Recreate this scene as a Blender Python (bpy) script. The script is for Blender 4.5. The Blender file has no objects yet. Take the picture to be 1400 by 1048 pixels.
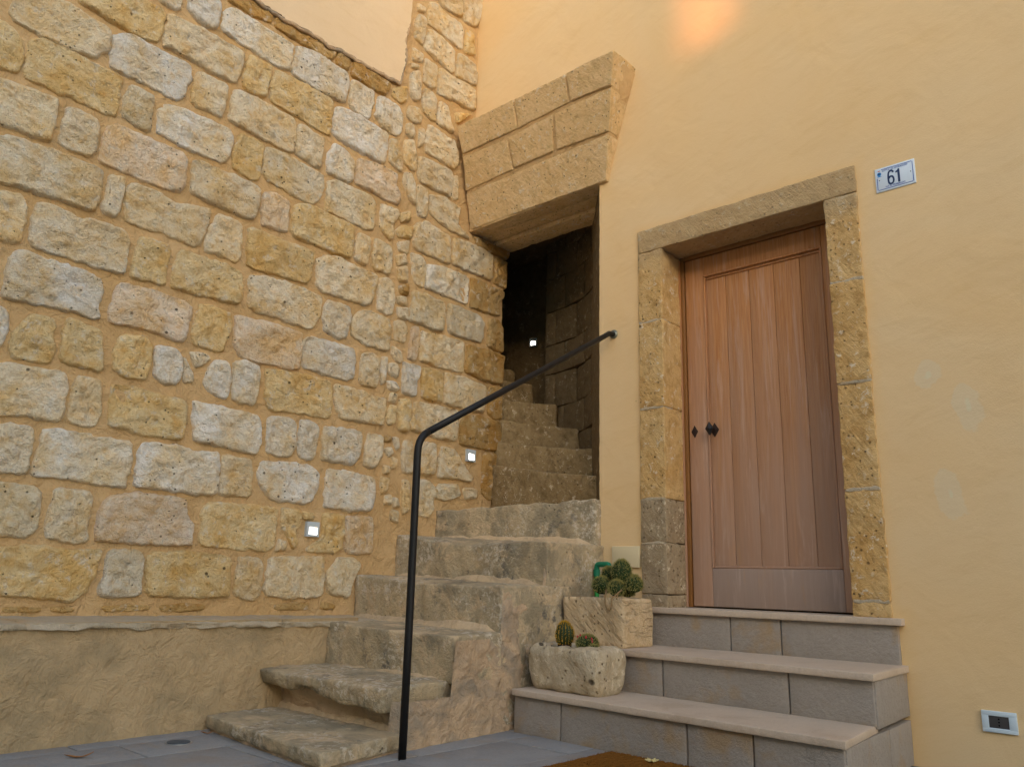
import bpy, bmesh, math, random
import numpy as np
from mathutils import Vector, Matrix, noise
random.seed(7)
scene = bpy.context.scene
col = scene.collection
R_ = math.radians

# ------------------------------------------------------------------ camera
FOC, PITCH, ROLL, YAW, CAMH = 1104.6, R_(13.692), R_(1.4987), R_(-42.49), 0.74
_fw = np.array([math.sin(YAW)*math.cos(PITCH), math.cos(YAW)*math.cos(PITCH), math.sin(PITCH)])
_r = np.cross(_fw, [0, 0, 1]); _r /= np.linalg.norm(_r); _u = np.cross(_r, _fw)
_r2 = _r*math.cos(ROLL)+_u*math.sin(ROLL); _u2 = -_r*math.sin(ROLL)+_u*math.cos(ROLL)
CAM = np.array([0, 0, CAMH])
cam = bpy.data.cameras.new('camera'); camo = bpy.data.objects.new('camera', cam); col.objects.link(camo)
m = Matrix(((_r2[0], _u2[0], -_fw[0], 0), (_r2[1], _u2[1], -_fw[1], 0), (_r2[2], _u2[2], -_fw[2], CAMH), (0, 0, 0, 1)))
camo.matrix_world = m
cam.sensor_fit = 'HORIZONTAL'; cam.sensor_width = 36.0; cam.lens = FOC/1400*36
cam.clip_start = .05; cam.clip_end = 500
scene.camera = camo

# ------------------------------------------------------------------ light
SUN_EL, SUN_AZ = R_(9), R_(45)      # low evening sun behind the camera, shining through a gap between added unseen houses
to_sun = Vector((math.sin(SUN_AZ)*math.cos(SUN_EL), -math.cos(SUN_AZ)*math.cos(SUN_EL), math.sin(SUN_EL)))
world = bpy.data.worlds.new('World'); scene.world = world; world.use_nodes = True
wn = world.node_tree; bg = wn.nodes['Background']
sky = wn.nodes.new('ShaderNodeTexSky'); sky.sky_type = 'NISHITA'; sky.sun_disc = False
sky.sun_elevation = SUN_EL; sky.sun_rotation = math.atan2(to_sun.x, to_sun.y)
sky.air_density = 1.0; sky.dust_density = 2.5; sky.ozone_density = 1.6
wn.links.new(sky.outputs[0], bg.inputs[0]); bg.inputs[1].default_value = 0.15
sl = bpy.data.lights.new('sun', 'SUN'); sl.energy = 0.9; sl.angle = R_(0.6); sl.color = (1, .36, .16)
so = bpy.data.objects.new('sun', sl); col.objects.link(so); so.rotation_euler = to_sun.to_track_quat('Z', 'Y').to_euler()
scene.view_settings.view_transform = 'Standard'; scene.view_settings.look = 'None'
scene.view_settings.gamma = 1; scene.view_settings.use_curve_mapping = False
scene.view_settings.exposure = 1.98
scene.cycles.max_bounces = 6; scene.cycles.diffuse_bounces = 3; scene.cycles.glossy_bounces = 2

# ------------------------------------------------------------------ pixel helpers (photo px -> place)
def ray(px, py): return _fw*FOC+_r2*(px-700)-_u2*(py-524)
def onx(px, py, x): d = ray(px, py); return CAM+d*x/d[0]
def ony(px, py, y): d = ray(px, py); return CAM+d*y/d[1]
def onz(px, py, z): d = ray(px, py); return CAM+d*(z-CAMH)/d[2]
def onplane(px, py, p0, n):
    d = ray(px, py); return CAM+d*(np.dot(np.array(p0)-CAM, n)/np.dot(d, n))
def proj(p):
    d = np.array(p)-CAM; w = d@_fw
    return (700+FOC*(d@_r2)/w, 524-FOC*(d@_u2)/w) if w > .01 else (-9999, -9999)
YR, XL = 4.113, -4.236      # plaster wall plane, stone wall plane

# ------------------------------------------------------------------ objects
def tag(o, label=None, cat=None, group=None, kind=None):
    if label: o['label'] = label
    if cat: o['category'] = cat
    if group: o['group'] = group
    if kind: o['kind'] = kind
    return o
def empty(name, loc, label, cat, group=None):
    o = bpy.data.objects.new(name, None); o.location = loc; o.empty_display_size = .05; col.objects.link(o)
    return tag(o, label, cat, group)
def rootloc(o):
    v = Vector((0, 0, 0))
    while o is not None:
        v = v+o.location; o = o.parent
    return v
def mk(name, verts, faces, mat, parent=None, smooth=True, color=None):
    """one mesh object from world-space vertices"""
    off = rootloc(parent)
    me = bpy.data.meshes.new(name)
    me.from_pydata([(v[0]-off[0], v[1]-off[1], v[2]-off[2]) for v in verts], [], faces)
    me.materials.append(mat)
    if smooth: me.polygons.foreach_set('use_smooth', [True]*len(me.polygons))
    me.update()
    o = bpy.data.objects.new(name, me); col.objects.link(o)
    if parent is not None: o.parent = parent
    if color is not None: o.color = (*color, 1)
    return o
def fr(p, f, o=4, s=0):
    return noise.fractal(Vector((p[0]*f+s*7.13, p[1]*f-s*3.71, p[2]*f+s*1.9)), .9, 2.1, o)
def samples(l, r, n):
    r = min(r, l*.45)
    a = [0, r*.3/l, r/l]; b = [1-t for t in reversed(a)]
    mid = [a[-1]+(b[0]-a[-1])*i/(n) for i in range(1, n)]
    return a+mid+b
def rblock(c8, seg=.05, r=.012, amp=.004, freq=8, seed=0, deform=None, maxn=40):
    """rough rounded block through 8 corners: index u + 2*v + 4*w (u left-right, v front-back, w bottom-top)"""
    c = [np.array(p, float) for p in c8]
    L = [max(np.linalg.norm(c[1]-c[0]), np.linalg.norm(c[5]-c[4])), max(np.linalg.norm(c[2]-c[0]), np.linalg.norm(c[6]-c[4])), max(np.linalg.norm(c[4]-c[0]), np.linalg.norm(c[7]-c[3]))]
    S = [samples(l, r, max(1, min(maxn, int(l/seg)))) for l in L]
    n = [len(s) for s in S]; idx = {}; verts = []; faces = []
    ctr = sum(c)/8
    def vert(i, j, k):
        key = (i, j, k)
        if key in idx: return idx[key]
        p = np.array([S[0][i]*L[0], S[1][j]*L[1], S[2][k]*L[2]])
        rr = min(r, *(l*.45 for l in L))
        q = np.minimum(np.maximum(p, rr), np.array(L)-rr); d = p-q; dn = np.linalg.norm(d)
        if dn > 1e-9: p = q+d/dn*rr
        u, v, w = p/np.array(L)
        P = ((c[0]*(1-u)+c[1]*u)*(1-v)+(c[2]*(1-u)+c[3]*u)*v)*(1-w)+((c[4]*(1-u)+c[5]*u)*(1-v)+(c[6]*(1-u)+c[7]*u)*v)*w
        if amp:
            nd = (d[0]*(c[1]-c[0])/L[0]+d[1]*(c[2]-c[0])/L[1]+d[2]*(c[4]-c[0])/L[2])
            ln = np.linalg.norm(nd)
            if ln > 1e-9: P = P+nd/ln*amp*fr(P, freq, 4, seed)
        if deform: P = deform(P, u, v, w)
        idx[key] = len(verts); verts.append(P); return idx[key]
    def face(a, b, cc, d): faces.append((a, b, cc, d))
    for i in range(n[0]-1):
        for j in range(n[1]-1):
            face(vert(i, j, 0), vert(i, j+1, 0), vert(i+1, j+1, 0), vert(i+1, j, 0))
            k = n[2]-1; face(vert(i, j, k), vert(i+1, j, k), vert(i+1, j+1, k), vert(i, j+1, k))
    for i in range(n[0]-1):
        for k in range(n[2]-1):
            face(vert(i, 0, k), vert(i+1, 0, k), vert(i+1, 0, k+1), vert(i, 0, k+1))
            j = n[1]-1; face(vert(i, j, k), vert(i, j, k+1), vert(i+1, j, k+1), vert(i+1, j, k))
    for j in range(n[1]-1):
        for k in range(n[2]-1):
            face(vert(0, j, k), vert(0, j, k+1), vert(0, j+1, k+1), vert(0, j+1, k))
            i = n[0]-1; face(vert(i, j, k), vert(i, j+1, k), vert(i, j+1, k+1), vert(i, j, k+1))
    return verts, faces
def box8(x0, x1, y0, y1, z0, z1):
    return [(x, y, z) for z in (z0, z1) for y in (y0, y1) for x in (x0, x1)]
def prism8(f4, b4):
    """front quad (bl,br,tl,tr), back quad same order"""
    return [f4[0], f4[1], b4[0], b4[1], f4[2], f4[3], b4[2], b4[3]]
def blk(name, c8, mat, parent, color=None, **k):
    v, f = rblock(c8, **k); return mk(name, v, f, mat, parent, True, color)
def sheet(p0, du, dv, nu, nv, fn=None):
    p0, du, dv = np.array(p0, float), np.array(du, float), np.array(dv, float)
    V = []; F = []
    for j in range(nv+1):
        for i in range(nu+1):
            P = p0+du*i/nu+dv*j/nv
            V.append(fn(P) if fn else P)
    w = nu+1
    for j in range(nv):
        for i in range(nu): F.append((j*w+i, j*w+i+1, (j+1)*w+i+1, (j+1)*w+i))
    return V, F
def tube(path, rad, n=12, caps=True):
    path = [Vector(p) for p in path]; V = []; F = []
    up = Vector((.13, .21, 1)).normalized(); prev = None
    for i, p in enumerate(path):
        t = (path[min(i+1, len(path)-1)]-path[max(i-1, 0)]).normalized()
        a = (prev - t*prev.dot(t)).normalized() if prev is not None else t.orthogonal().normalized()
        prev = a; b = t.cross(a); r = rad[i] if isinstance(rad, (list, tuple)) else rad
        for k in range(n):
            an = 2*math.pi*k/n; V.append(p+(a*math.cos(an)+b*math.sin(an))*r)
    for i in range(len(path)-1):
        for k in range(n): F.append((i*n+k, i*n+(k+1) % n, (i+1)*n+(k+1) % n, (i+1)*n+k))
    if caps: F.append(tuple(range(n-1, -1, -1))); F.append(tuple((len(path)-1)*n+k for k in range(n)))
    return V, F
def merge(*vf):
    V = []; F = []
    for v, f in vf:
        o = len(V); V += list(v); F += [tuple(i+o for i in q) for q in f]
    return V, F
def lathe(c, prof, n=24, rib=0, ribamp=0, squash=None):
    V = []; F = []
    for (r, z) in prof:
        for k in range(n):
            a = 2*math.pi*k/n; rr = r*(1+(ribamp*(abs(math.cos(a*rib/2))-.6) if rib else 0))
            V.append((c[0]+rr*math.cos(a), c[1]+rr*math.sin(a), c[2]+z))
    for i in range(len(prof)-1):
        for k in range(n): F.append((i*n+k, i*n+(k+1) % n, (i+1)*n+(k+1) % n, (i+1)*n+k))
    F.append(tuple((len(prof)-1)*n+k for k in range(n)))
    return V, F

# ------------------------------------------------------------------ materials
class NT:
    def __init__(s, name, rough=.9, spec=.15):
        s.m = bpy.data.materials.new(name); s.m.use_nodes = True; s.t = s.m.node_tree
        s.b = s.t.nodes['Principled BSDF']; s.b.inputs['Roughness'].default_value = rough
        s.b.inputs['Specular IOR Level'].default_value = spec
        g = s.n('ShaderNodeNewGeometry'); s.pos = g.outputs['Position']
    def n(s, t, **k):
        x = s.t.nodes.new(t)
        for a, b in k.items(): setattr(x, a, b)
        return x
    def l(s, a, b): s.t.links.new(a, b)
    def set(s, inp, v):
        if hasattr(v, 'is_linked') or isinstance(v, bpy.types.NodeSocket): s.l(v, inp)
        elif isinstance(v, (tuple, list)) and len(v) == 3 and inp.type == 'RGBA': inp.default_value = (*v, 1)
        else: inp.default_value = v
    def offs(s):
        """position shifted per object, so that alike pieces do not share a pattern"""
        oi = s.n('ShaderNodeObjectInfo'); mu = s.n('ShaderNodeVectorMath', operation='SCALE'); mu.inputs[0].default_value = (37, 19, 53)
        s.l(oi.outputs['Random'], mu.inputs['Scale']); a = s.n('ShaderNodeVectorMath', operation='ADD')
        s.l(s.pos, a.inputs[0]); s.l(mu.outputs[0], a.inputs[1]); s.oi = oi; return a.outputs[0]
    def mapv(s, v, scale=(1, 1, 1), rot=(0, 0, 0)):
        if any(rot):
            x = s.n('ShaderNodeMapping'); s.l(v, x.inputs[0]); x.inputs['Rotation'].default_value = rot; v = x.outputs[0]
        x = s.n('ShaderNodeMapping'); s.l(v, x.inputs[0]); x.inputs['Scale'].default_value = scale
        return x.outputs[0]
    def noise(s, v, scale, detail=5, rough=.6, dist=0):
        x = s.n('ShaderNodeTexNoise'); s.l(v, x.inputs['Vector']); x.inputs['Scale'].default_value = scale
        x.inputs['Detail'].default_value = detail; x.inputs['Roughness'].default_value = rough; x.inputs['Distortion'].default_value = dist
        return x.outputs['Fac']
    def ramp(s, f, a, b, lo=0., hi=1.):
        x = s.n('ShaderNodeMapRange'); s.l(f, x.inputs[0]); x.inputs[1].default_value = a; x.inputs[2].default_value = b
        x.inputs[3].default_value = lo; x.inputs[4].default_value = hi; return x.outputs[0]
    def math(s, op, a, b=None):
        x = s.n('ShaderNodeMath', operation=op); s.set(x.inputs[0], a)
        if b is not None: s.set(x.inputs[1], b)
        return x.outputs[0]
    def mix(s, f, a, b, mode='MIX'):
        x = s.n('ShaderNodeMix', data_type='RGBA', blend_type=mode)
        s.set(x.inputs[0], f); s.set(x.inputs[6], a); s.set(x.inputs[7], b); return x.outputs[2]
    def vor(s, v, scale, feature='F1', rnd=1):
        x = s.n('ShaderNodeTexVoronoi', feature=feature); s.l(v, x.inputs['Vector']); x.inputs['Scale'].default_value = scale
        x.inputs['Randomness'].default_value = rnd; return x
    def pits(s, v, scale, size, amount):
        """sparse round pits: 1 inside a pit"""
        x = s.vor(v, scale); d = s.ramp(x.outputs['Distance'], size*.6, size, 1, 0)
        sep = s.n('ShaderNodeSeparateColor'); s.l(x.outputs['Color'], sep.inputs[0])
        return s.math('MULTIPLY', d, s.math('GREATER_THAN', sep.outputs[0], 1-amount))
    def bump(s, h, dist, strength=1., prev=None):
        x = s.n('ShaderNodeBump'); s.l(h, x.inputs['Height']); x.inputs['Distance'].default_value = dist; x.inputs['Strength'].default_value = strength
        if prev is not None: s.l(prev, x.inputs['Normal'])
        return x.outputs[0]
    def out(s, c, nrm=None):
        s.set(s.b.inputs['Base Color'], c)
        if nrm is not None: s.l(nrm, s.b.inputs['Normal'])
        return s.m
def simple(name, c, rough=.5, spec=.4, metal=0, bump=0, bscale=60, var=.15):
    t = NT(name, rough, spec); t.b.inputs['Metallic'].default_value = metal
    f = t.noise(t.pos, 9, 4); cc = t.mix(f, tuple(x*(1-var) for x in c), tuple(min(1, x*(1+var)) for x in c))
    nr = t.bump(t.noise(t.pos, bscale, 4), bump) if bump else None
    return t.out(cc, nr)
def stone_mat():
    t = NT('limestone', .95, .08); v = t.offs(); c = t.oi.outputs['Color']
    big = t.noise(v, 4.5, 3, .6, .4); mid = t.noise(v, 17, 4, .65, 0); fine = t.noise(v, 70, 3, .75)
    cc = t.mix(t.ramp(big, .42, .66, 0, .9), c, t.mix(1., c, (.95, .80, .55), 'MULTIPLY'))
    cc = t.mix(t.ramp(big, .30, .45, .7, 0), cc, t.mix(1., c, (1.06, 1.08, 1.16), 'MULTIPLY'))
    cc = t.mix(t.ramp(mid, .52, .68, 0, .6), cc, t.mix(1., cc, (.90, .73, .47), 'MULTIPLY'))
    cc = t.mix(t.ramp(mid, .34, .44, .5, 0), cc, (.82, .76, .66))
    cc = t.mix(t.ramp(fine, .48, .66, 0, .25), cc, t.mix(1., cc, (.72, .58, .42), 'MULTIPLY'))
    wv = t.mapv(v, (6, 6, 16), (.5, 0, 0)); bed = t.noise(wv, 1.6, 3, .6, .8)
    cc = t.mix(t.ramp(bed, .52, .7, 0, .4), cc, t.mix(1., cc, (.88, .70, .44), 'MULTIPLY'))
    p1 = t.pits(v, 13, .13, .14); p2 = t.pits(v, 34, .20, .12); pit = t.math('MAXIMUM', p1, p2)
    cc = t.mix(t.math('MULTIPLY', pit, .8), cc, (.10, .065, .03))
    h = t.math('ADD', t.math('MULTIPLY', mid, .026), t.math('MULTIPLY', fine, .024)); n3 = t.bump(t.math('SUBTRACT', h, t.math('MULTIPLY', pit, .012)), 1.)
    return t.out(cc, n3)
def mortar_mat(name, a, b, grime=None, bd=.006):
    t = NT(name, .95, .08); v = t.pos
    cc = t.mix(t.ramp(t.noise(v, 2.3, 4, .6, .5), .3, .7), a, b)
    cc = t.mix(t.ramp(t.noise(v, 30, 4, .7), .4, .75, 0, .35), cc, t.mix(1., cc, (.78, .7, .6), 'MULTIPLY'))
    if grime:
        cc = t.mix(t.ramp(t.noise(v, 3.1, 4, .7, .8), .47, .64, 0, .85), cc, grime)
        st = t.noise(t.mapv(v, (9, 9, 1.2), (.35, 0, 0)), 3, 5, .6, .5); cc = t.mix(t.ramp(st, .58, .75, 0, .45), cc, t.mix(1., cc, (.6, .52, .45), 'MULTIPLY'))
    nn = t.bump(t.noise(v, 12, 4, .65, .6), bd*4); nn = t.bump(t.noise(v, 110, 4, .7), bd*.6, 1, nn)
    return t.out(cc, nn)
def plaster_mat(name, a, b, patches=(), bumpd=.0012, edges=()):
    t = NT(name, .85, .2); v = t.pos
    cc = t.mix(t.ramp(t.noise(v, .9, 4, .6, .7), .3, .7), a, b)
    tr = t.noise(t.mapv(v, (1.2, 1.2, 5), (0, .25, 0)), 2.2, 6, .65, 1.2)
    cc = t.mix(t.ramp(tr, .5, .75, 0, .4), cc, t.mix(1., cc, (.90, .84, .74), 'MULTIPLY'))
    cc = t.mix(t.ramp(t.noise(v, 160, 3, .6), .45, .8, 0, .18), cc, t.mix(1., cc, (.8, .75, .65), 'MULTIPLY'))
    sp = t.pits(v, 7, .035, .10); cc = t.mix(t.math('MULTIPLY', sp, .6), cc, (.22, .14, .08))
    nz = t.noise(v, 9, 4, .6)
    for (px, pz, rx, rz, tilt) in patches:      # filler repaired patches, each with its own shape
        mp = t.n('ShaderNodeMapping'); mp.vector_type = 'TEXTURE'; t.l(v, mp.inputs[0])
        mp.inputs['Location'].default_value = (px, YR, pz); mp.inputs['Rotation'].default_value = (0, tilt, 0); mp.inputs['Scale'].default_value = (rx, 1, rz)
        ln = t.n('ShaderNodeVectorMath', operation='LENGTH'); t.l(mp.outputs[0], ln.inputs[0])
        d = t.math('ADD', ln.outputs['Value'], t.math('MULTIPLY', t.math('SUBTRACT', nz, .5), 1.5))
        cc = t.mix(t.ramp(d, .88, 1.04, .38, 0), cc, (.74, .65, .47))
        cc = t.mix(t.ramp(d, .1, .2, .5, 0), cc, (.74, .68, .48))
    if edges:
        sx = t.n('ShaderNodeSeparateXYZ'); t.l(v, sx.inputs[0])
        for (x0, x1, z0, z1, wd_) in edges:
            dx = t.math('SUBTRACT', t.math('ABSOLUTE', t.math('SUBTRACT', sx.outputs['X'], (x0+x1)/2)), (x1-x0)/2); dz_ = t.math('SUBTRACT', t.math('ABSOLUTE', t.math('SUBTRACT', sx.outputs['Z'], (z0+z1)/2)), (z1-z0)/2)
            d = t.math('ADD', t.math('MAXIMUM', dx, dz_), t.math('MULTIPLY', t.math('SUBTRACT', nz, .5), .06)); cc = t.mix(t.ramp(d, .0, wd_, .4, 0), cc, (.80, .52, .22))
    nn = t.bump(t.noise(v, 3.5, 4, .5, .6), bumpd*7); nn = t.bump(t.noise(v, 190, 3, .6), bumpd*.8, 1, nn); nn = t.bump(tr, bumpd*.6, 1, nn)
    return t.out(cc, nn)
def tuff_mat(name, a, b, c, flecks, topgrey=None, zt=0, low=None, grooves=False, bigpits=False):
    """soft local stone with pits and pale lime flecks"""
    t = NT(name, .95, .08); v = t.offs()
    cc = t.mix(t.ramp(t.noise(v, 3.2, 4, .6, .5), .3, .7), a, b)
    cc = t.mix(t.ramp(t.noise(v, 13, 4, .7, .4), .48, .7, 0, .8), cc, c)
    tm = t.noise(t.mapv(v, (34, 34, 8), (.0, .6, .0)), 1.2, 3, .7, 1.0)
    cc = t.mix(t.ramp(tm, .45, .7, 0, .45), cc, t.mix(1., cc, (.70, .58, .42), 'MULTIPLY'))
    fl = t.ramp(t.noise(v, 24, 4, .75, .3), .57, .63, 0, flecks); fl = t.math('MULTIPLY', fl, t.ramp(t.noise(v, 5, 3, .6), .38, .58))
    cc = t.mix(fl, cc, (.74, .62, .44))
    pit = t.math('MAXIMUM', t.pits(v, 40, .26, .22), t.pits(v, 20, .18, .10)); cc = t.mix(t.math('MULTIPLY', pit, .7), cc, (.16, .10, .045))
    if topgrey:
        sx = t.n('ShaderNodeSeparateXYZ'); t.l(t.pos, sx.inputs[0])
        g = t.ramp(t.math('ADD', sx.outputs['Z'], t.math('MULTIPLY', t.noise(v, 5, 4), .3)), zt-.04, zt+.12)
        if low is not None: g = t.math('MAXIMUM', g, t.ramp(t.math('ADD', sx.outputs['Z'], t.math('MULTIPLY', t.noise(v, 6, 4), .2)), low, low-.12))
        cc = t.mix(t.math('MULTIPLY', g, .6), cc, t.mix(t.noise(v, 14, 4, .7), tuple(x*.7 for x in topgrey), topgrey))
    nn = t.bump(t.noise(v, 24, 4, .7, .5), .013)
    if bigpits:
        bp = t.pits(v, 8, .15, .35); cc = t.mix(t.math('MULTIPLY', bp, .85), cc, (.05, .04, .03)); nn = t.bump(t.math('SUBTRACT', 1., bp), .02, 1, nn)
    if grooves:
        gv = t.noise(t.mapv(t.pos, (5, 5, 55), (0, R_(-42), 0)), 1., 3, .6, .2); nn = t.bump(t.ramp(gv, .36, .5), .010, 1, nn)
    nn = t.bump(tm, .008, 1, nn); nn = t.bump(t.math('SUBTRACT', 1., pit), .010, 1, nn); nn = t.bump(t.noise(v, 120, 4, .7), .004, 1, nn)
    return t.out(cc, nn)
def step_mat():
    t = NT('worn_step_stone', .92, .12); v = t.offs()
    cc = t.mix(t.ramp(t.noise(v, 2.6, 4, .6, .5), .38, .62), (.53, .405, .245), (.43, .35, .23))
    cc = t.mix(t.ramp(t.noise(v, 4, 4, .7, .6), .44, .60, 0, .85), cc, (.30, .25, .165))
    cc = t.mix(t.ramp(t.noise(v, 5, 4, .72, .6), .52, .62, 0, .75), cc, (.66, .49, .30))
    w = t.math('MULTIPLY', t.ramp(t.noise(v, 30, 4, .75, .3), .50, .58), t.ramp(t.noise(v, 3.0, 3, .5), .47, .58)); cc = t.mix(t.math('MULTIPLY', w, .8), cc, (.66, .57, .44))
    bk = t.math('MULTIPLY', t.ramp(t.noise(v, 18, 4, .7), .50, .62), t.ramp(t.noise(v, 3.4, 3, .5, .4), .54, .64)); cc = t.mix(t.math('MULTIPLY', bk, .85), cc, (.12, .115, .105))
    pit = t.pits(v, 30, .2, .1); cc = t.mix(t.math('MULTIPLY', pit, .6), cc, (.1, .08, .05))
    nn = t.bump(t.noise(v, 22, 4, .7, .5), .016); nn = t.bump(t.noise(v, 80, 3, .7), .008, 1, nn); nn = t.bump(t.math('SUBTRACT', 1., pit), .01, 1, nn)
    return t.out(cc, nn)
def tread_mat(name, a, b, stain, bd=.0015):
    t = NT(name, .75, .2); v = t.offs()
    cc = t.mix(t.ramp(t.noise(v, 3, 4, .6, .5), .3, .7), a, b)
    cc = t.mix(t.ramp(t.noise(v, 4.5, 4, .6, .3), .52, .68, 0, .85), cc, stain)
    sc = t.noise(t.mapv(v, (14, 14, 2)), 4, 5, .7); cc = t.mix(t.ramp(sc, .5, .75, 0, .35), cc, t.mix(1., cc, (1.22, 1.2, 1.15), 'MULTIPLY'))
    cc = t.mix(t.ramp(t.noise(v, 95, 4, .7), .42, .75, 0, .35), cc, t.mix(1., cc, (.68, .64, .58), 'MULTIPLY'))
    nn = t.bump(t.noise(v, 40, 4, .7), bd*3); nn = t.bump(t.noise(v, 170, 3, .7), bd, 1, nn)
    return t.out(cc, nn)
def wood_mat(name, a, b, grey):
    t = NT(name, .55, .3); v = t.offs()
    g = t.noise(t.mapv(v, (38, 38, 1.6)), 1.6, 7, .65, .5); f2 = t.noise(t.mapv(v, (180, 180, 3.2)), 1.6, 4, .7)
    wv = t.n('ShaderNodeTexWave', wave_type='RINGS', rings_direction='Z'); t.l(t.mapv(v, (7, 7, .55)), wv.inputs[0]); wv.inputs['Scale'].default_value = 2.2
    wv.inputs['Distortion'].default_value = 5; wv.inputs['Detail'].default_value = 3
    cc = t.mix(t.ramp(g, .3, .7), a, b); cc = t.mix(t.math('MULTIPLY', wv.outputs['Fac'], .25), cc, t.mix(1., cc, (.74, .62, .52), 'MULTIPLY'))
    cc = t.mix(t.ramp(f2, .45, .66, 0, .6), cc, t.mix(1., cc, (.60, .48, .40), 'MULTIPLY'))
    sx = t.n('ShaderNodeSeparateXYZ'); t.l(t.pos, sx.inputs[0])
    fade = t.ramp(t.math('ADD', sx.outputs['Z'], t.math('MULTIPLY', t.noise(t.mapv(v, (9, 9, .8)), 1.4, 4), 2.2)), 2.0, 3.6, 1., 0.)   # sun-bleached lower down
    cc = t.mix(t.math('MULTIPLY', fade, .85), cc, t.mix(g, grey, tuple(x*1.25 for x in grey)))
    ws = t.noise(t.mapv(v, (16, 16, .9)), 1.7, 4, .7, .6); cc = t.mix(t.ramp(ws, .54, .68, 0, .35), cc, (.60, .45, .36))
    oi_ = t.ramp(t.oi.outputs['Random'], 0, 1, .92, 1.08); cb = t.n('ShaderNodeVectorMath', operation='SCALE'); t.l(cc, cb.inputs[0]); t.l(oi_, cb.inputs['Scale']); cc = cb.outputs[0]
    kn = t.math('MULTIPLY', t.ramp(t.noise(t.mapv(v, (10, 10, 1)), 3, 4), .6, .75), .35); cc = t.mix(kn, cc, (.55, .30, .13))
    return t.out(cc, t.bump(f2, .0012, 1, t.bump(g, .0015)))
def coir_mat():
    t = NT('coir', 1, 0); cc = t.mix(t.noise(t.pos, 120, 4, .7), (.10, .04, .008), (.30, .13, .03))
    return t.out(cc, t.bump(t.noise(t.pos, 250, 3), .004))
def emit_mat(name, c, s):
    mm = bpy.data.materials.new(name); mm.use_nodes = True; b = mm.node_tree.nodes['Principled BSDF']
    b.inputs['Base Color'].default_value = (*c, 1); b.inputs['Emission Color'].default_value = (*c, 1); b.inputs['Emission Strength'].default_value = s
    return mm
PATCHES = [(ony(1269, 511, YR)[0], ony(1269, 511, YR)[2], .060, .075, .2), (ony(1325, 556, YR)[0], ony(1325, 556, YR)[2], .058, .115, -.15), (ony(1300, 676, YR)[0], ony(1300, 676, YR)[2], .060, .125, -.25)]
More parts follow.
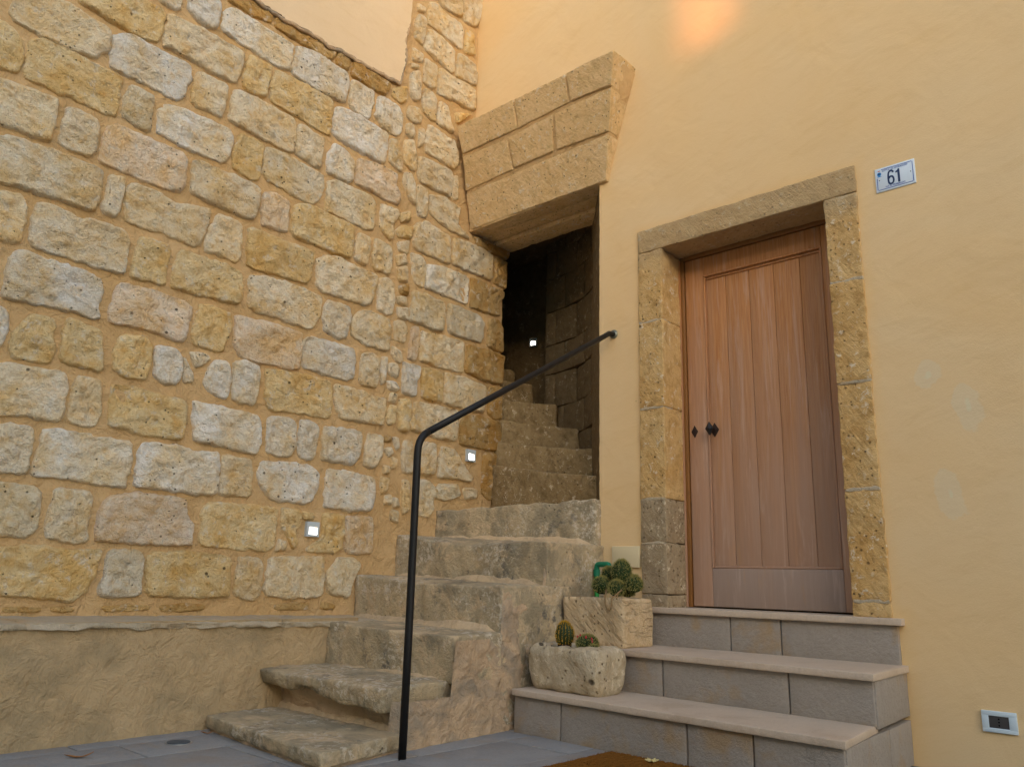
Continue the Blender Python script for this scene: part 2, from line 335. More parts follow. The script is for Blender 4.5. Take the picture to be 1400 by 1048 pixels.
M = dict(
    stone=stone_mat(), mortar=mortar_mat('lime_mortar', (.60, .385, .175), (.67, .455, .235), None, .009),
    plinth=mortar_mat('plinth_render', (.46, .33, .18), (.53, .385, .22), (.36, .27, .155), .006),
    rubble=mortar_mat('rubble_render', (.53, .375, .235), (.61, .445, .29), (.32, .265, .20), .008),
    fillet=mortar_mat('pale_fillet', (.60, .44, .265), (.66, .50, .32), (.44, .335, .22), .006),
    plaster=plaster_mat('ochre_plaster', (.80, .555, .28), (.80, .59, .335), patches=PATCHES, edges=[(-2.69, -1.316, .3, 2.946, .06), (-4.3, -2.95, 3.3, 4.2, .10), (-1.6, -1.27, 0, .62, .07)]),
    plaster_left=plaster_mat('beige_plaster', (.75, .565, .355), (.78, .60, .395), bumpd=.0016),
    beam=tuff_mat('golden_tuff', (.74, .505, .245), (.79, .58, .325), (.58, .40, .19), 1.),
    surround=tuff_mat('weathered_tuff', (.64, .385, .14), (.70, .49, .235), (.44, .255, .085), 1., (.50, .385, .235), 2.80),
    surround_grey=tuff_mat('grey_tuff', (.38, .285, .175), (.44, .345, .22), (.27, .20, .125), .9),
    step=step_mat(), ledge=tread_mat('ledge_stone', (.52, .43, .30), (.58, .48, .345), (.54, .38, .21), .005),
    tread=tread_mat('sawn_limestone', (.56, .445, .335), (.60, .48, .365), (.50, .38, .275)),
    riser=tread_mat('riser_stone', (.345, .30, .255), (.405, .355, .305), (.40, .28, .16), .003),
    joint=simple('grey_joint', (.20, .20, .19), .95, .1, 0, .002), paving=tread_mat('paving_stone', (.27, .265, .26), (.33, .32, .31), (.31, .27, .23), .002),
    wood=wood_mat('oak_door', (.47, .20, .065), (.57, .285, .12), (.37, .235, .165)), woodgrey=wood_mat('oak_rail', (.42, .24, .14), (.46, .30, .20), (.31, .23, .185)), woodframe=simple('varnished_frame', (.25, .11, .03), .4, .4, 0, .0005),
    iron=simple('black_iron', (.012, .011, .011), .5, .4, .3, .0006, 200, .3), rust=simple('rusted_iron', (.035, .02, .015), .6, .4, .4, .001, 150, .5),
    steel=simple('galvanised', (.45, .45, .45), .45, .5, .8), grey_plate=simple('grey_lamp_plate', (.52, .58, .62), .5, .4, 0, 0, 60, .04),
    flange=simple('tarnished_flange', (.22, .22, .17), .5, .5, .6),
    glow=emit_mat('lamp_glow', (1, .93, .82), 3), plate=simple('cream_cover', (.70, .58, .36), .5, .4, 0, 0, 60, .04), white=simple('white_plastic', (.60, .70, .76), .35, .5, 0, 0, 60, .03),
    dark=simple('dark_insert', (.06, .055, .055), .4, .4), black=simple('black_hole', (.004, .004, .004), .8, .1), enamel=simple('white_enamel', (.66, .74, .82), .25, .5, 0, 0, 60, .02),
    navy=simple('navy_print', (.012, .03, .10), .3, .4), blue=simple('blue_print', (.03, .09, .38), .3, .4), ltblue=simple('crest_blue', (.03, .25, .60), .3, .4), red=simple('crest_red', (.55, .12, .12), .3, .4),
    green_pipe=simple('green_pipe', (.006, .17, .085), .4, .4), green_pipe2=simple('bright_green_pipe', (.012, .27, .03), .4, .4),
    trough=tuff_mat('carved_trough', (.66, .48, .28), (.70, .53, .33), (.58, .41, .23), .5, grooves=True), trough2=tuff_mat('rough_trough', (.54, .44, .30), (.60, .50, .35), (.44, .345, .21), .9, bigpits=True),
    soil=simple('dark_soil', (.045, .025, .015), 1, 0, 0, .012, 60, .5), cactus=simple('cactus_green', (.018, .040, .006), .6, .3, 0, .006, 90, .6), cactus2=simple('barrel_green', (.03, .045, .010), .6, .3, 0, .002, 90, .4),
    spine=simple('spines', (.30, .26, .08), .7, .2), spine_gold=simple('golden_spines', (.50, .28, .03), .7, .2), pink=simple('pink_bud', (.55, .03, .05), .5, .3), root=simple('dry_stem', (.26, .17, .08), .9, .1, 0, .003),
    coir=coir_mat(), leaf=simple('dry_leaf', (.33, .15, .05), .8, .2, 0, .002), leaf2=simple('pale_leaf', (.62, .50, .22), .8, .2), drain=simple('drain_cover', (.05, .09, .14), .45, .5, .4, .001),
    inner=tuff_mat('shaded_passage_stone', (.17, .12, .06), (.20, .14, .075), (.12, .085, .042), .3),  # passage shade put into the stone colour
    winder=tuff_mat('shaded_passage_step', (.32, .225, .11), (.40, .285, .145), (.19, .13, .06), .7),  # steps inside coloured darker, with the passage shade painted in
    roof=simple('roof_tile', (.34, .17, .09), .9, .1, 0, .01), shutter=simple('shutter_paint', (.07, .11, .08), .6, .3), glass=simple('window_glass', (.03, .035, .04), .1, .6),
)
COL = dict(w=(.90, .83, .71), c=(.87, .73, .51), y=(.86, .66, .36), p=(.86, .70, .52), o=(.60, .40, .17), g=(.82, .71, .52))

# ------------------------------------------------------------------ ground
def gnd(P): return P
V, F = sheet((-60, -60, -.016), (120, 0, 0), (0, 120, 0), 4, 4)
ground = tag(mk('ground', V, F, M['joint'], None, False), kind='structure')
pav = bpy.data.objects.new('pavement', None); col.objects.link(pav); tag(pav, kind='structure')
rng = random.Random(3)
def slab(x0, x1, y0, y1):
    g = .004; z = rng.uniform(-.0015, .0015)
    blk('paving_slab', box8(x0+g, x1-g, y0+g, y1-g, -.012, z), M['paving'], pav, seg=.3, r=.004, amp=0)
y = -1.0
while y < 2.3: l = rng.uniform(.45, .62); slab(-3.95, -3.80, y, y+l); y += l
x = -3.80; k = 0
while x < 1.5:
    w = .40 if k % 2 else .30
    y = -2.2+rng.uniform(0, .4)
    while y < 3.3:
        l = rng.uniform(.5, .75); slab(x, x+w, y, min(y+l, 3.45) if x < -1.3 else y+l); y += l
    x += w; k += 1

# ------------------------------------------------------------------ stone wall (left)
T = dict(A=(0, 0, .25), B=(350, 0, .25), C=(0, 262, .25), D=(350, 262, .25), E=(0, 524, .25), F=(350, 524, .25), G=(0, 786, .25), H=(350, 786, .25),
         P=(540, 0, .229), Q=(540, 230, .229), S=(520, 440, .267))
STONES = {
'A': ["c 80,-40 300,-30 440,50 612,165 600,280 520,318 300,235 70,105 55,40", "y 430,-40 700,-60 905,60 905,110 870,230 760,200 600,110 440,10", "w 870,-40 1000,-40 995,30 975,55 880,5", "w 1035,-40 1190,-30 1210,30 1195,140 1165,160 1080,110 1035,40",
 "w 1225,70 1270,32 1610,245 1590,380 1540,375 1380,280 1290,210 1220,165", "o 1250,0 1300,-30 1440,30 1500,70 1480,125 1400,90", "y -100,60 0,100 80,160 130,220 130,330 105,400 0,370 -100,330",
 "y 180,205 230,205 420,290 600,380 680,430 655,470 650,600 635,635 560,615 330,510 150,430 135,400 160,290", "w 680,175 740,190 860,265 1000,330 1050,370 1045,440 1000,540 960,545 800,460 610,365 605,310 635,195", "c 930,75 1100,150 1340,285 1335,340 1295,450 1220,430 1060,330 890,250 905,170",
 "c 1085,385 1250,465 1245,540 1220,640 1130,600 1045,560 1050,480", "y 1370,300 1490,365 1460,530 1440,530 1330,480 1340,400", "c -60,420 0,425 150,480 325,545 300,680 275,770 180,745 20,680 -60,650", "c 375,585 430,595 540,650 550,700 520,830 490,858 400,820 325,780 335,700",
 "g 725,455 850,525 830,640 825,720 760,700 670,640 680,540", "w 870,610 910,565 1000,590 1230,690 1280,730 1275,800 1240,890 1150,865 960,780 860,720 865,680", "c 1280,495 1300,490 1450,560 1600,640 1625,700 1605,830 1560,820 1400,740 1255,660 1265,580",
 "p 600,680 640,675 800,745 1010,835 1030,880 1015,990 1000,1050 930,1040 750,970 545,880 560,810", "c -60,735 60,740 300,820 570,930 560,1000 525,1150 480,1150 330,1090 100,1020 -60,980", "c 600,950 690,970 680,1050 650,1170 625,1190 560,1160 555,1130 590,1020",
 "c 710,1000 740,995 900,1060 950,1100 1160,1140 1150,1200 1100,1345 1060,1350 950,1290 720,1220 685,1200 690,1100", "c 1070,870 1110,880 1290,960 1400,1010 1430,1040 1400,1180 1385,1205 1300,1170 1150,1110 1040,1050 1055,960", "y 1320,720 1445,790 1440,870 1420,985 1380,985 1275,915 1285,820"],
'B': ["g 65,800 180,845 378,962 372,1030 350,1095 310,1118 190,1060 60,985 42,930 55,860", "o 110,90 180,110 300,180 440,270 445,290 420,330 350,300 230,225 110,150", "w 235,250 340,290 500,400 515,440 490,555 460,555 350,500 200,405 205,350", "o 455,280 520,330 510,380 440,345",
 "o 540,335 740,460 720,520 690,515 525,410", "w 530,430 650,500 645,560 625,650 590,640 515,580 515,520", "w 680,520 780,580 810,640 795,720 770,745 690,690 660,640 665,560", "y 760,480 830,470 830,540 800,565 745,520", "y 110,380 200,420 420,545 425,580 405,740 380,735 250,650 80,550 90,460",
 "w 450,575 560,620 725,730 725,790 710,885 680,890 540,810 425,740 430,650", "c 240,670 375,760 370,830 355,920 300,900 215,840 225,750", "w 430,780 500,830 540,890 530,990 510,1000 390,940 395,850", "c 735,760 765,755 800,870 800,940 760,910 730,880", "p 565,860 690,905 775,955 765,1020 790,1070 780,1122 720,1095 620,1040 550,1005",
 "g 395,985 440,980 640,1075 658,1110 640,1262 600,1255 470,1190 385,1150 390,1050"],
'C': ["c -60,0 60,0 130,20 150,80 130,190 115,280 60,275 -60,235", "c 215,45 260,60 400,115 430,150 500,140 620,185 690,205 710,280 685,440 650,448 520,405 210,310 160,285 175,180", "c 1200,120 1320,165 1330,200 1320,340 1300,385 1230,360 1125,320 1140,220", "y 775,240 930,290 938,330 905,430 912,510 880,505 715,465 730,370",
 "y 990,310 1100,350 1260,400 1330,455 1330,580 1310,618 1250,605 1080,560 945,525 945,440", "w 90,318 170,325 240,360 450,420 570,490 560,580 530,630 555,680 530,695 300,630 40,590 8,575 40,420", "p 655,490 760,515 1000,590 1050,625 1040,720 1015,815 970,818 800,755 600,710 592,690 620,600",
 "y 1105,610 1170,620 1265,665 1265,760 1225,865 1190,872 1050,830 1060,740 1080,660", "w -80,620 0,625 45,650 48,720 20,820 0,840 -80,860", "y 170,668 300,685 310,730 290,780 315,860 270,935 240,930 70,900 55,870 85,760 120,730", "y 370,690 430,695 470,735 550,745 565,800 565,975 540,985 420,950 345,930 325,900 345,790",
 "y 690,780 790,785 835,840 830,940 795,1025 750,1028 650,1000 620,960 625,860 650,800", "w 860,840 960,855 1000,900 1000,1000 960,1055 900,1050 845,1010 850,900", "w 1015,905 1060,1000 1060,1040 1010,1040 1005,980", "c 1050,875 1130,885 1155,910 1120,940 1075,960 1060,920", "w 1165,930 1220,915 1260,945 1265,1010 1250,1120 1235,1135 1180,1115 1115,1048 1130,990",
 "c -60,930 100,945 370,985 370,1040 350,1200 335,1258 290,1255 150,1225 -60,1220", "c 415,1010 460,1005 555,1030 555,1080 560,1200 530,1275 480,1280 365,1250 385,1150 405,1050"],
'D': ["p 45,10 100,5 188,55 180,130 172,218 130,215 35,180 38,100", "y 215,65 300,70 430,135 535,185 540,230 520,360 490,360 350,300 205,250 200,150", "c 690,65 780,100 785,130 745,190 755,250 740,268 700,220 682,200 685,120", "c 565,220 630,255 625,310 610,400 560,385 540,370 548,280", "c 655,250 740,300 748,340 740,440 720,452 645,420 642,340",
 "y -35,185 10,205 150,262 318,325 318,380 300,485 265,500 110,450 -20,420 -45,400", "c 380,345 450,355 560,410 660,455 665,500 625,615 590,620 450,575 360,550 330,510 335,370", "c 680,475 720,470 755,500 762,600 745,672 720,675 668,640 670,560", "c -35,460 60,460 250,520 360,570 355,680 310,750 270,745 100,680 0,660 -40,620",
 "w 400,590 515,630 520,690 495,795 460,805 380,765 370,700 378,620", "c 570,645 640,655 735,700 738,760 735,850 720,872 620,840 525,790 530,700", "p -105,670 0,695 120,725 252,770 255,840 235,965 190,970 50,940 -60,915 -120,840", "w 270,800 300,790 430,825 540,855 548,900 535,1020 500,1030 380,1000 262,960 260,880",
 "c 580,885 640,882 678,905 675,1000 660,1070 600,1062 568,1040", "w 690,905 720,900 715,980 700,1050 683,1050 685,980"],
'E': ["w 1285,-120 1350,-130 1420,-95 1425,-40 1410,60 1390,118 1330,110 1275,90 1280,0", "y 620,5 760,20 880,60 1020,90 1025,200 1005,300 960,305 800,280 650,240 585,230 600,130", "w 1065,95 1120,105 1300,145 1415,175 1435,260 1415,390 1370,385 1240,350 1070,320 1060,220", "c -60,220 60,225 185,235 185,330 150,490 110,495 -60,480",
 "w 245,250 300,245 480,280 720,315 730,360 710,480 680,568 620,565 400,530 170,500 165,480 210,370", "w 785,325 850,320 1000,345 1060,375 1200,370 1205,440 1190,600 1140,610 900,580 745,565 735,520 755,390", "c 1225,395 1280,395 1380,415 1385,500 1365,622 1300,620 1200,605 1215,500", "g -60,540 0,540 180,560 230,590 215,720 195,820 140,840 -60,825",
 "c 310,570 500,590 512,640 480,780 485,860 440,870 280,850 245,820 275,700", "p 600,610 800,605 1000,620 1030,660 1010,700 1060,770 1055,885 900,885 700,870 550,865 525,850 540,700", "y 1135,645 1300,660 1515,678 1520,720 1505,890 1450,922 1380,910 1250,905 1100,885 1090,870 1110,720",
 "y -60,895 200,885 300,905 560,905 545,980 520,1050 470,1130 420,1190 370,1190 200,1170 -60,1150", "g 600,915 720,908 790,925 785,1000 775,1130 760,1168 700,1170 560,1165 540,1140 575,1030", "y 820,925 960,920 1200,930 1265,950 1260,1080 1255,1165 1150,1172 950,1165 830,1160 800,1145 812,1020", "c 1310,945 1430,955 1440,1000 1430,1150 1400,1185 1330,1180 1280,1150 1295,1040"],
'F': ["y 60,-78 130,-75 300,-45 415,-10 420,30 410,185 370,188 220,160 90,150 50,110 55,30", "c 435,5 520,20 640,65 715,80 700,200 695,230 620,215 460,190 430,90", "w 75,180 190,185 222,215 215,350 190,400 130,400 60,370 65,270", "w 250,200 330,215 350,250 325,400 290,420 235,400 240,290", "w 380,235 450,240 580,260 580,350 545,440 470,435 360,410 365,300",
 "c 620,265 700,290 695,370 690,400 660,450 640,465 595,455 605,360", "w 30,420 150,430 300,445 350,490 340,570 310,650 250,655 100,635 45,590 15,500", "w 400,468 480,475 600,500 655,520 650,620 630,695 580,700 470,685 375,675 385,570", "y 145,680 250,690 248,770 210,800 230,880 205,905 190,880 180,830 145,790", "y 265,700 320,710 320,740 290,745 265,740",
 "y 365,705 480,715 490,760 470,900 440,925 280,920 275,900 365,840", "c 130,850 165,860 165,905 110,915", "p 500,725 640,725 640,830 635,930 560,930 490,920 490,820", "c 80,955 180,950 370,945 375,1040 365,1160 330,1175 150,1170 60,1160 45,1120 70,1020", "g 450,955 540,955 580,990 540,1060 510,1165 440,1170 385,1130 395,1040"],
'G': ["o 20,172 230,178 220,203 20,203", "o 290,172 410,182 400,200 290,198", "o 560,168 820,163 825,188 580,200", "o 880,163 1130,158 1120,192 890,198"],
'H': ["o 110,158 300,148 290,188 110,188", "o 370,148 440,163 430,188 360,183"],
'P': ["c 215,15 250,10 300,75 400,140 412,180 405,290 370,280 290,200 205,145 200,80", "c 255,-20 400,-30 405,100 370,90 290,40", "c 415,-20 520,-20 520,80 490,160 420,130", "c 205,165 290,225 360,310 355,440 330,430 180,295", "y 430,170 470,200 480,330 455,325 420,310", "c 385,315 480,385 492,450 488,510 440,490 365,460 375,380",
 "c 185,345 250,390 255,440 240,530 215,525 175,490", "c 275,400 350,460 430,500 486,545 480,660 450,655 360,605 262,565 258,500", "c 185,520 245,570 250,620 245,720 215,715 170,665 170,580", "c 270,600 320,640 335,740 355,790 320,785 255,740", "c 205,740 280,790 310,820 355,840 380,920 375,990 350,1010 290,970 180,900 190,800", "c 145,80 190,110 185,200 165,270 120,215 125,130",
 "c 110,280 175,330 165,370 110,360", "c 100,430 150,425 160,500 150,600 120,605 95,560", "c 90,625 150,650 162,690 155,735 120,735 75,690", "c 75,735 110,740 125,800 110,830 70,800", "c 60,840 110,830 130,920 130,1020 90,1010 55,960", "c 150,760 180,770 175,860 140,880", "y 365,670 460,680 380,740", "c 110,375 150,395 142,412 108,402", "c 140,20 185,50 180,75 140,60"],
'Q': ["c 150,-75 230,-40 340,15 350,60 330,170 290,150 150,80 140,20", "c 345,50 378,40 378,180 355,195 340,170", "c 60,20 100,25 125,100 125,220 100,200 75,140 55,80", "c 140,95 195,130 195,270 185,298 140,280 130,200", "c 215,155 290,165 395,235 380,290 375,340 450,420 420,410 330,370 250,310 210,270", "c 125,325 200,320 335,410 330,480 328,570 290,560 200,515 115,475 115,400",
 "c 350,415 430,435 510,470 585,520 580,660 570,670 520,645 440,615 345,570", "o 600,530 670,560 665,720 630,705 590,675 595,600", "c 100,505 160,520 188,570 175,700 160,712 120,680 105,600", "w 200,570 300,590 440,645 440,720 432,808 380,795 250,740 178,715 185,640", "o 460,650 550,690 650,740 648,780 625,790 625,880 580,870 455,825", "g 115,730 200,760 300,800 298,900 290,975 250,970 95,910 105,820",
 "g 325,810 400,830 500,875 535,920 525,1000 515,1040 480,1035 330,985 318,900", "o 565,900 620,905 645,955 650,1098 600,1085 552,1060", "o 480,405 520,430 685,500 675,545 600,515 500,465", "y 10,370 50,340 115,350 100,420 20,410", "c 20,440 90,430 80,510 30,490", "c 10,520 60,510 75,570 20,580", "c 15,590 75,585 80,680 30,670", "o 30,700 85,690 80,760 40,745", "c 15,765 70,765 75,820 20,800",
 "c 20,830 80,830 80,905 30,890", "c 0,910 50,905 80,960 60,1045 0,1020", "y 30,270 90,255 95,310 40,320"],
'S': ["c 215,45 300,65 430,100 430,180 425,258 380,250 300,230 210,200 210,120", "o 450,115 540,140 635,175 630,250 628,320 580,315 440,260 445,190", "p 165,30 195,20 205,70 185,195 145,185 155,110", "c 65,120 110,150 118,200 95,210 60,160", "c 50,215 85,210 102,240 90,285 55,270 40,245", "w 125,205 210,225 205,280 190,300 185,380 150,375 115,360 120,280",
 "y 225,230 322,260 318,410 290,408 215,390 215,310", "c 340,260 440,285 545,330 540,400 525,465 470,455 330,415 335,330", "o 560,330 625,330 620,500 580,495 555,470", "w 40,300 80,305 100,340 80,355 45,340", "c 60,360 90,370 85,415 45,405", "y 55,425 85,430 75,520 40,525 35,490", "y 105,395 155,395 158,470 150,555 110,560 92,530 95,460",
 "c 180,405 260,420 395,450 400,520 390,610 340,605 200,565 160,550 165,470", "o 420,475 510,480 615,510 620,580 605,665 560,655 410,625 412,550", "c 125,605 165,600 170,680 165,775 120,770 115,690", "c 215,615 285,620 290,700 280,780 210,780 208,700", "c 310,635 380,650 420,720 470,800 465,820 420,808 300,795 303,710", "o 530,675 605,670 608,780 605,905 560,905 520,880 525,780",
 "g 195,805 260,815 300,870 270,910 275,960 250,1000 190,990 185,900", "g 300,830 400,830 410,890 330,915 285,895", "c 430,850 500,855 495,900 440,905", "o 35,580 60,585 60,610 30,610", "c 70,590 95,590 100,640 85,655", "c 30,650 60,640 70,670 45,690", "c 60,690 90,700 85,740 65,750", "c 20,735 45,735 50,775 20,775", "c 10,790 50,800 40,860 10,880", "c 30,890 60,885 60,930 25,930", "c 70,900 90,900 100,940 70,950", "c 60,960 95,970 90,1030 60,1010", "c 115,810 150,810 150,960 115,990"],
}
wall = empty('stone_wall', (XL, 1.5, 0), 'rough wall of pale limestone blocks in ochre mortar rising above a rendered plinth', 'wall')
XM = XL-.016    # mortar surface
def stone_mesh(poly, seed, prot):
    """poly: (y,z) outline in metres on the wall face -> pillowy hewn stone"""
    pts = [np.array(p) for p in poly]
    area = .5*sum(a[0]*b[1]-b[0]*a[1] for a, b in zip(pts, pts[1:]+pts[:1]))
    if area < 0: pts.reverse()
    per = sum(np.linalg.norm(b-a) for a, b in zip(pts, pts[1:]+pts[:1]))
    n = max(28, min(88, int(per/.018)))
    # resample the outline, with corners cut a little
    segs = list(zip(pts, pts[1:]+pts[:1])); out = []
    step = per/n; acc = 0; pos = 0.
    for a, b in segs:
        l = np.linalg.norm(b-a)
        while pos < acc+l and len(out) < n: out.append(a+(b-a)*((pos-acc)/l)); pos += step
        acc += l
    n = len(out)
    out = [(out[i-1]+2*out[i]+out[(i+1) % n])/4 for i in range(n)]
    c = sum(out)/n
    size = math.sqrt(abs(area))
    jit = min(.010, size*.04)
    V = []; F = []
    ins = [-.011, -.006, .000, .007, .017, .034]
    rings = []
    md = min(np.linalg.norm(p-c) for p in out)
    prof = {-.011: -.5, -.006: .15, .000: .68, .007: .90, .017: .98, .034: 1.}
    levels = [(i, None) for i in ins if i < md*.6]+[(None, f) for f in (.84, .73, .62, .51, .40, .30, .20, .1)]
    tx, tz = random.Random(seed).uniform(-.04, .04), random.Random(seed+5).uniform(-.05, .05)
    for (i_, f_) in levels:
        for q in out:
            d = q-c; dn = np.linalg.norm(d)
            w = noise.noise(Vector((q[0]*22+seed, q[1]*22, seed*.7)))*jit+noise.noise(Vector((q[0]*60+seed, q[1]*60, seed*.3)))*jit*.7
            fin = (dn+w*max(0, 1-(i_ or 0)/.03)*(1 if i_ is not None else 0)-(i_ or 0))/dn if i_ is not None else f_*min(1, (dn-.03)/dn if dn > .06 else .8)
            p = c+d*fin
            h = prot*(prof[i_] if i_ is not None else 1.)
            a = 0 if i_ is not None and i_ <= 0 else (1 if i_ is None else .4+.6*min(1, i_/.03))
            r = noise.fractal(Vector((p[0]*6.5+seed*3.1, p[1]*6.5, seed)), .8, 2.2, 5)*.017
            v = noise.voronoi(Vector((p[0]*13+seed, p[1]*16+p[0]*6, seed*2.)))[0]
            r += (v[1]-v[0])*.026-.009
            r += noise.noise(Vector((p[0]*34+seed, p[1]*40+p[0]*14, seed)))*.005
            x = XM+h+a*min(1., size/.16)*(r+tx*(p[0]-c[0])+tz*(p[1]-c[1]))
            V.append((x, p[0], p[1]))
    k = len(levels)
    for j in range(k-1):
        for i in range(n): F.append((j*n+i, j*n+(i+1) % n, (j+1)*n+(i+1) % n, (j+1)*n+i))
    ce = len(V); q = [V[(k-1)*n+i] for i in range(n)]
    V.append(tuple(sum(t[a] for t in q)/n for a in range(3)))
    for i in range(n): F.append(((k-1)*n+i, (k-1)*n+(i+1) % n, ce))
    return V, F
seed = 1; srng = random.Random(11)
def add_stone(poly, cls, prot=None):
    global seed
    seed += 1
    V, F = stone_mesh(poly, seed, prot if prot else srng.uniform(.022, .033))
    b = COL[cls]; g = srng.uniform(.93, 1.06); wv = srng.uniform(-.03, .03)
    return mk('stone', V, F, M['stone'], wall, True, (min(1, b[0]*g*(1+wv*.4)), b[1]*g, b[2]*g*(1-wv)))
for key, lst in STONES.items():
    ox, oy, s = T[key]
    for st in lst:
        pr = st.split(); cls = pr[0]
        poly = []
        for t in pr[1:]:
            a, b = t.split(','); P = onx(ox+float(a)*s, oy+float(b)*s, XL); poly.append((P[1], P[2]))
        add_stone(poly, cls, .012 if key in 'GH' else None)
# courses that go on outside the picture
z = .60
while z < 5.75:
    h = srng.uniform(.20, .27); y = -1.2
    while y < 4.05:
        l = srng.uniform(.16, .5); a, b = y+.018, min(y+l, 4.08)-.018
        px = [proj((XL, yy, zz)) for yy in (a, b) for zz in (z, z+h)]
        inframe = any(p[0] > -22 and p[1] > -12 for p in px)
        patch = z+h > 4.05 and b > .9 and a < 3.32 and z > 4.2
        if not inframe and not patch and b-a > .08:
            j = lambda: srng.uniform(-.014, .014)
            add_stone([(a+j(), z+.016+j()), ((a+b)/2, z+.016+j()), (b+j(), z+.016+j()), (b+j(), z+h/2), (b+j(), z+h-.016+j()), ((a+b)/2, z+h-.016+j()), (a+j(), z+h-.016+j()), (a+j(), z+h/2)], srng.choice('ccywcpg'))
        y += l
    z += h
def mort(P):
    d = .006*fr(P, 5, 4)+.0035*fr(P, 19, 3, 4)
    return (P[0]+d, P[1], P[2])
V, F = sheet((XM, -1.6, .40), (0, 6.10, 0), (0, 0, 5.6), 200, 180, mort)
core = box8(XL-.40, XM-.02, -1.6, 4.5, 0, 6.0)
bm_v, bm_f = rblock(core, seg=3, r=.01, amp=0)
V2, F2 = merge((V, F), (bm_v, bm_f))
# close the jamb edge of the mortar sheet
V3, F3 = sheet((XL-.30, 4.497, .40), (.28, 0, 0), (0, 0, 3.4), 8, 80, lambda P: (P[0], P[1]+.006*fr(P, 9, 4), P[2]))
mk('mortar', *merge((V2, F2), (V3, F3)), M['mortar'], wall)
# plaster still covering the top of the wall, with a broken edge
edge_px = [(300, -32), (330, -14), (355, 2), (384, 24), (420, 42), (450, 62), (476, 74), (500, 90), (524, 101), (546, 114), (550, 98), (555, 78), (554, 52), (560, 30), (563, 0), (566, -40)]
edge = []
for i in range(len(edge_px)-1):
    for t in np.linspace(0, 1, 14, endpoint=False):
        px = edge_px[i][0]*(1-t)+edge_px[i+1][0]*t; py = edge_px[i][1]*(1-t)+edge_px[i+1][1]*t
        P = onx(px, py, XL); n1 = noise.fractal(Vector((P[1]*14, P[2]*14, 3)), .7, 2.2, 5)*.016
        edge.append((P[1]+n1*.6, P[2]+n1))
poly = edge+[(edge[-1][0]+.03, 6.0), (-1.5, 6.0), (-1.5, 3.35), (.3, 3.72)]
V = [(XL+.014, a, b) for a, b in poly]+[(XL-.03, a, b) for a, b in poly]; n = len(poly)
F = [tuple(range(n))]+[(i, i+n, (i+1) % n+n, (i+1) % n) for i in range(n)]
mk('upper_plaster', V, F, M['plaster_left'], wall, False)
# crumbled mortar lip under the plaster edge
V, F = tube([(XL+.004+.006*noise.noise(Vector((e[0]*30, e[1]*30, 0))), e[0], e[1]-.012) for e in edge[:-28:2]], [.013+.007*noise.noise(Vector((e[0]*40, e[1]*40, 7))) for e in edge[:-28:2]], 7)
mk('plaster_lip', V, F, M['rubble'], wall)
# plinth and its coping
XP = -3.93
def plf(P):
    d = .010*fr(P, 3, 4, 2)+.006*fr(P, 14, 4, 5)
    return (P[0]+d+.012*max(0, .1-P[2])*6*.3, P[1], P[2])
V, F = sheet((XP, -1.6, -.02), (0, 4.62, 0), (0, 0, .53), 150, 26, plf)
mk('plinth', *merge((V, F), rblock(box8(XL-.02, XP-.03, -1.6, 3.02, -.02, .49), seg=3, r=.01, amp=0)), M['plinth'], wall)
y = -1.6
for i, l in enumerate([1.3, .95, .62, .71, .55, .67]):
    def dfm(P, u, v, w, i=i):
        e = .020*noise.fractal(Vector((P[1]*8, P[2]*30, 0)), .7, 2.1, 4) if u > .6 else 0
        return np.array([P[0]+e*(u-.6)*2.5, P[1], P[2]+.004*fr(P, 4, 3)+(.012*noise.fractal(Vector((P[1]*10, 5, 0)), .7, 2.1, 3)*(u-.6)*2 if (w < .5 and u > .6) else 0)])
    zt = .548-.012*(y+1.6)/1.0*.9
    zt2 = .548-.012*(y+l+1.6)/1.0*.9
    blk('coping_stone', [(XL-.03, y+.001, zt-.04), (XP+.018, y, zt-.034), (XL-.03, y+l+.0, zt2-.04), (XP+.018, y+l+.0, zt2-.034),
        (XL-.03, y+.001, zt+.010), (XP+.018, y, zt-.008), (XL-.03, y+l+.0, zt2+.010), (XP+.018, y+l+.0, zt2-.008)], M['ledge'], wall, seg=.02, r=.007, amp=.004, freq=14, seed=i, deform=dfm, maxn=60)
    y += l

# ------------------------------------------------------------------ plaster house (right)
house = empty('plaster_house', (-2.0, YR, 0), 'ochre plastered house front with an oak door and a stone passage lintel', 'house')
xs = [XL-.02, -3.0, -2.62, -1.38, 3.5]; zs = [-.02, .55, 2.86, 3.42, 6.0]
filled = {(i, j): True for i in range(4) for j in range(4)}
for j in range(3): filled[(0, j)] = False
filled[(2, 1)] = False
V = []; F = []; vi = {}
def vv(x, y, z):
    k = (round(x, 4), round(y, 4), round(z, 4))
    if k not in vi: vi[k] = len(V); V.append(k)
    return vi[k]
Yb = 4.53
for (i, j), on in filled.items():
    if not on: continue
    x0, x1, z0, z1 = xs[i], xs[i+1], zs[j], zs[j+1]
    F.append((vv(x0, YR, z0), vv(x1, YR, z0), vv(x1, YR, z1), vv(x0, YR, z1))); F.append((vv(x0, Yb, z0), vv(x0, Yb, z1), vv(x1, Yb, z1), vv(x1, Yb, z0)))
    for (di, dj, a, b) in ((-1, 0, (x0, z0), (x0, z1)), (1, 0, (x1, z1), (x1, z0)), (0, -1, (x1, z0), (x0, z0)), (0, 1, (x0, z1), (x1, z1))):
        if not filled.get((i+di, j+dj), False):
            F.append((vv(a[0], YR, a[1]), vv(b[0], YR, b[1]), vv(b[0], Yb, b[1]), vv(a[0], Yb, a[1])))
mk('plaster_wall', V, F, M['plaster'], house, False)
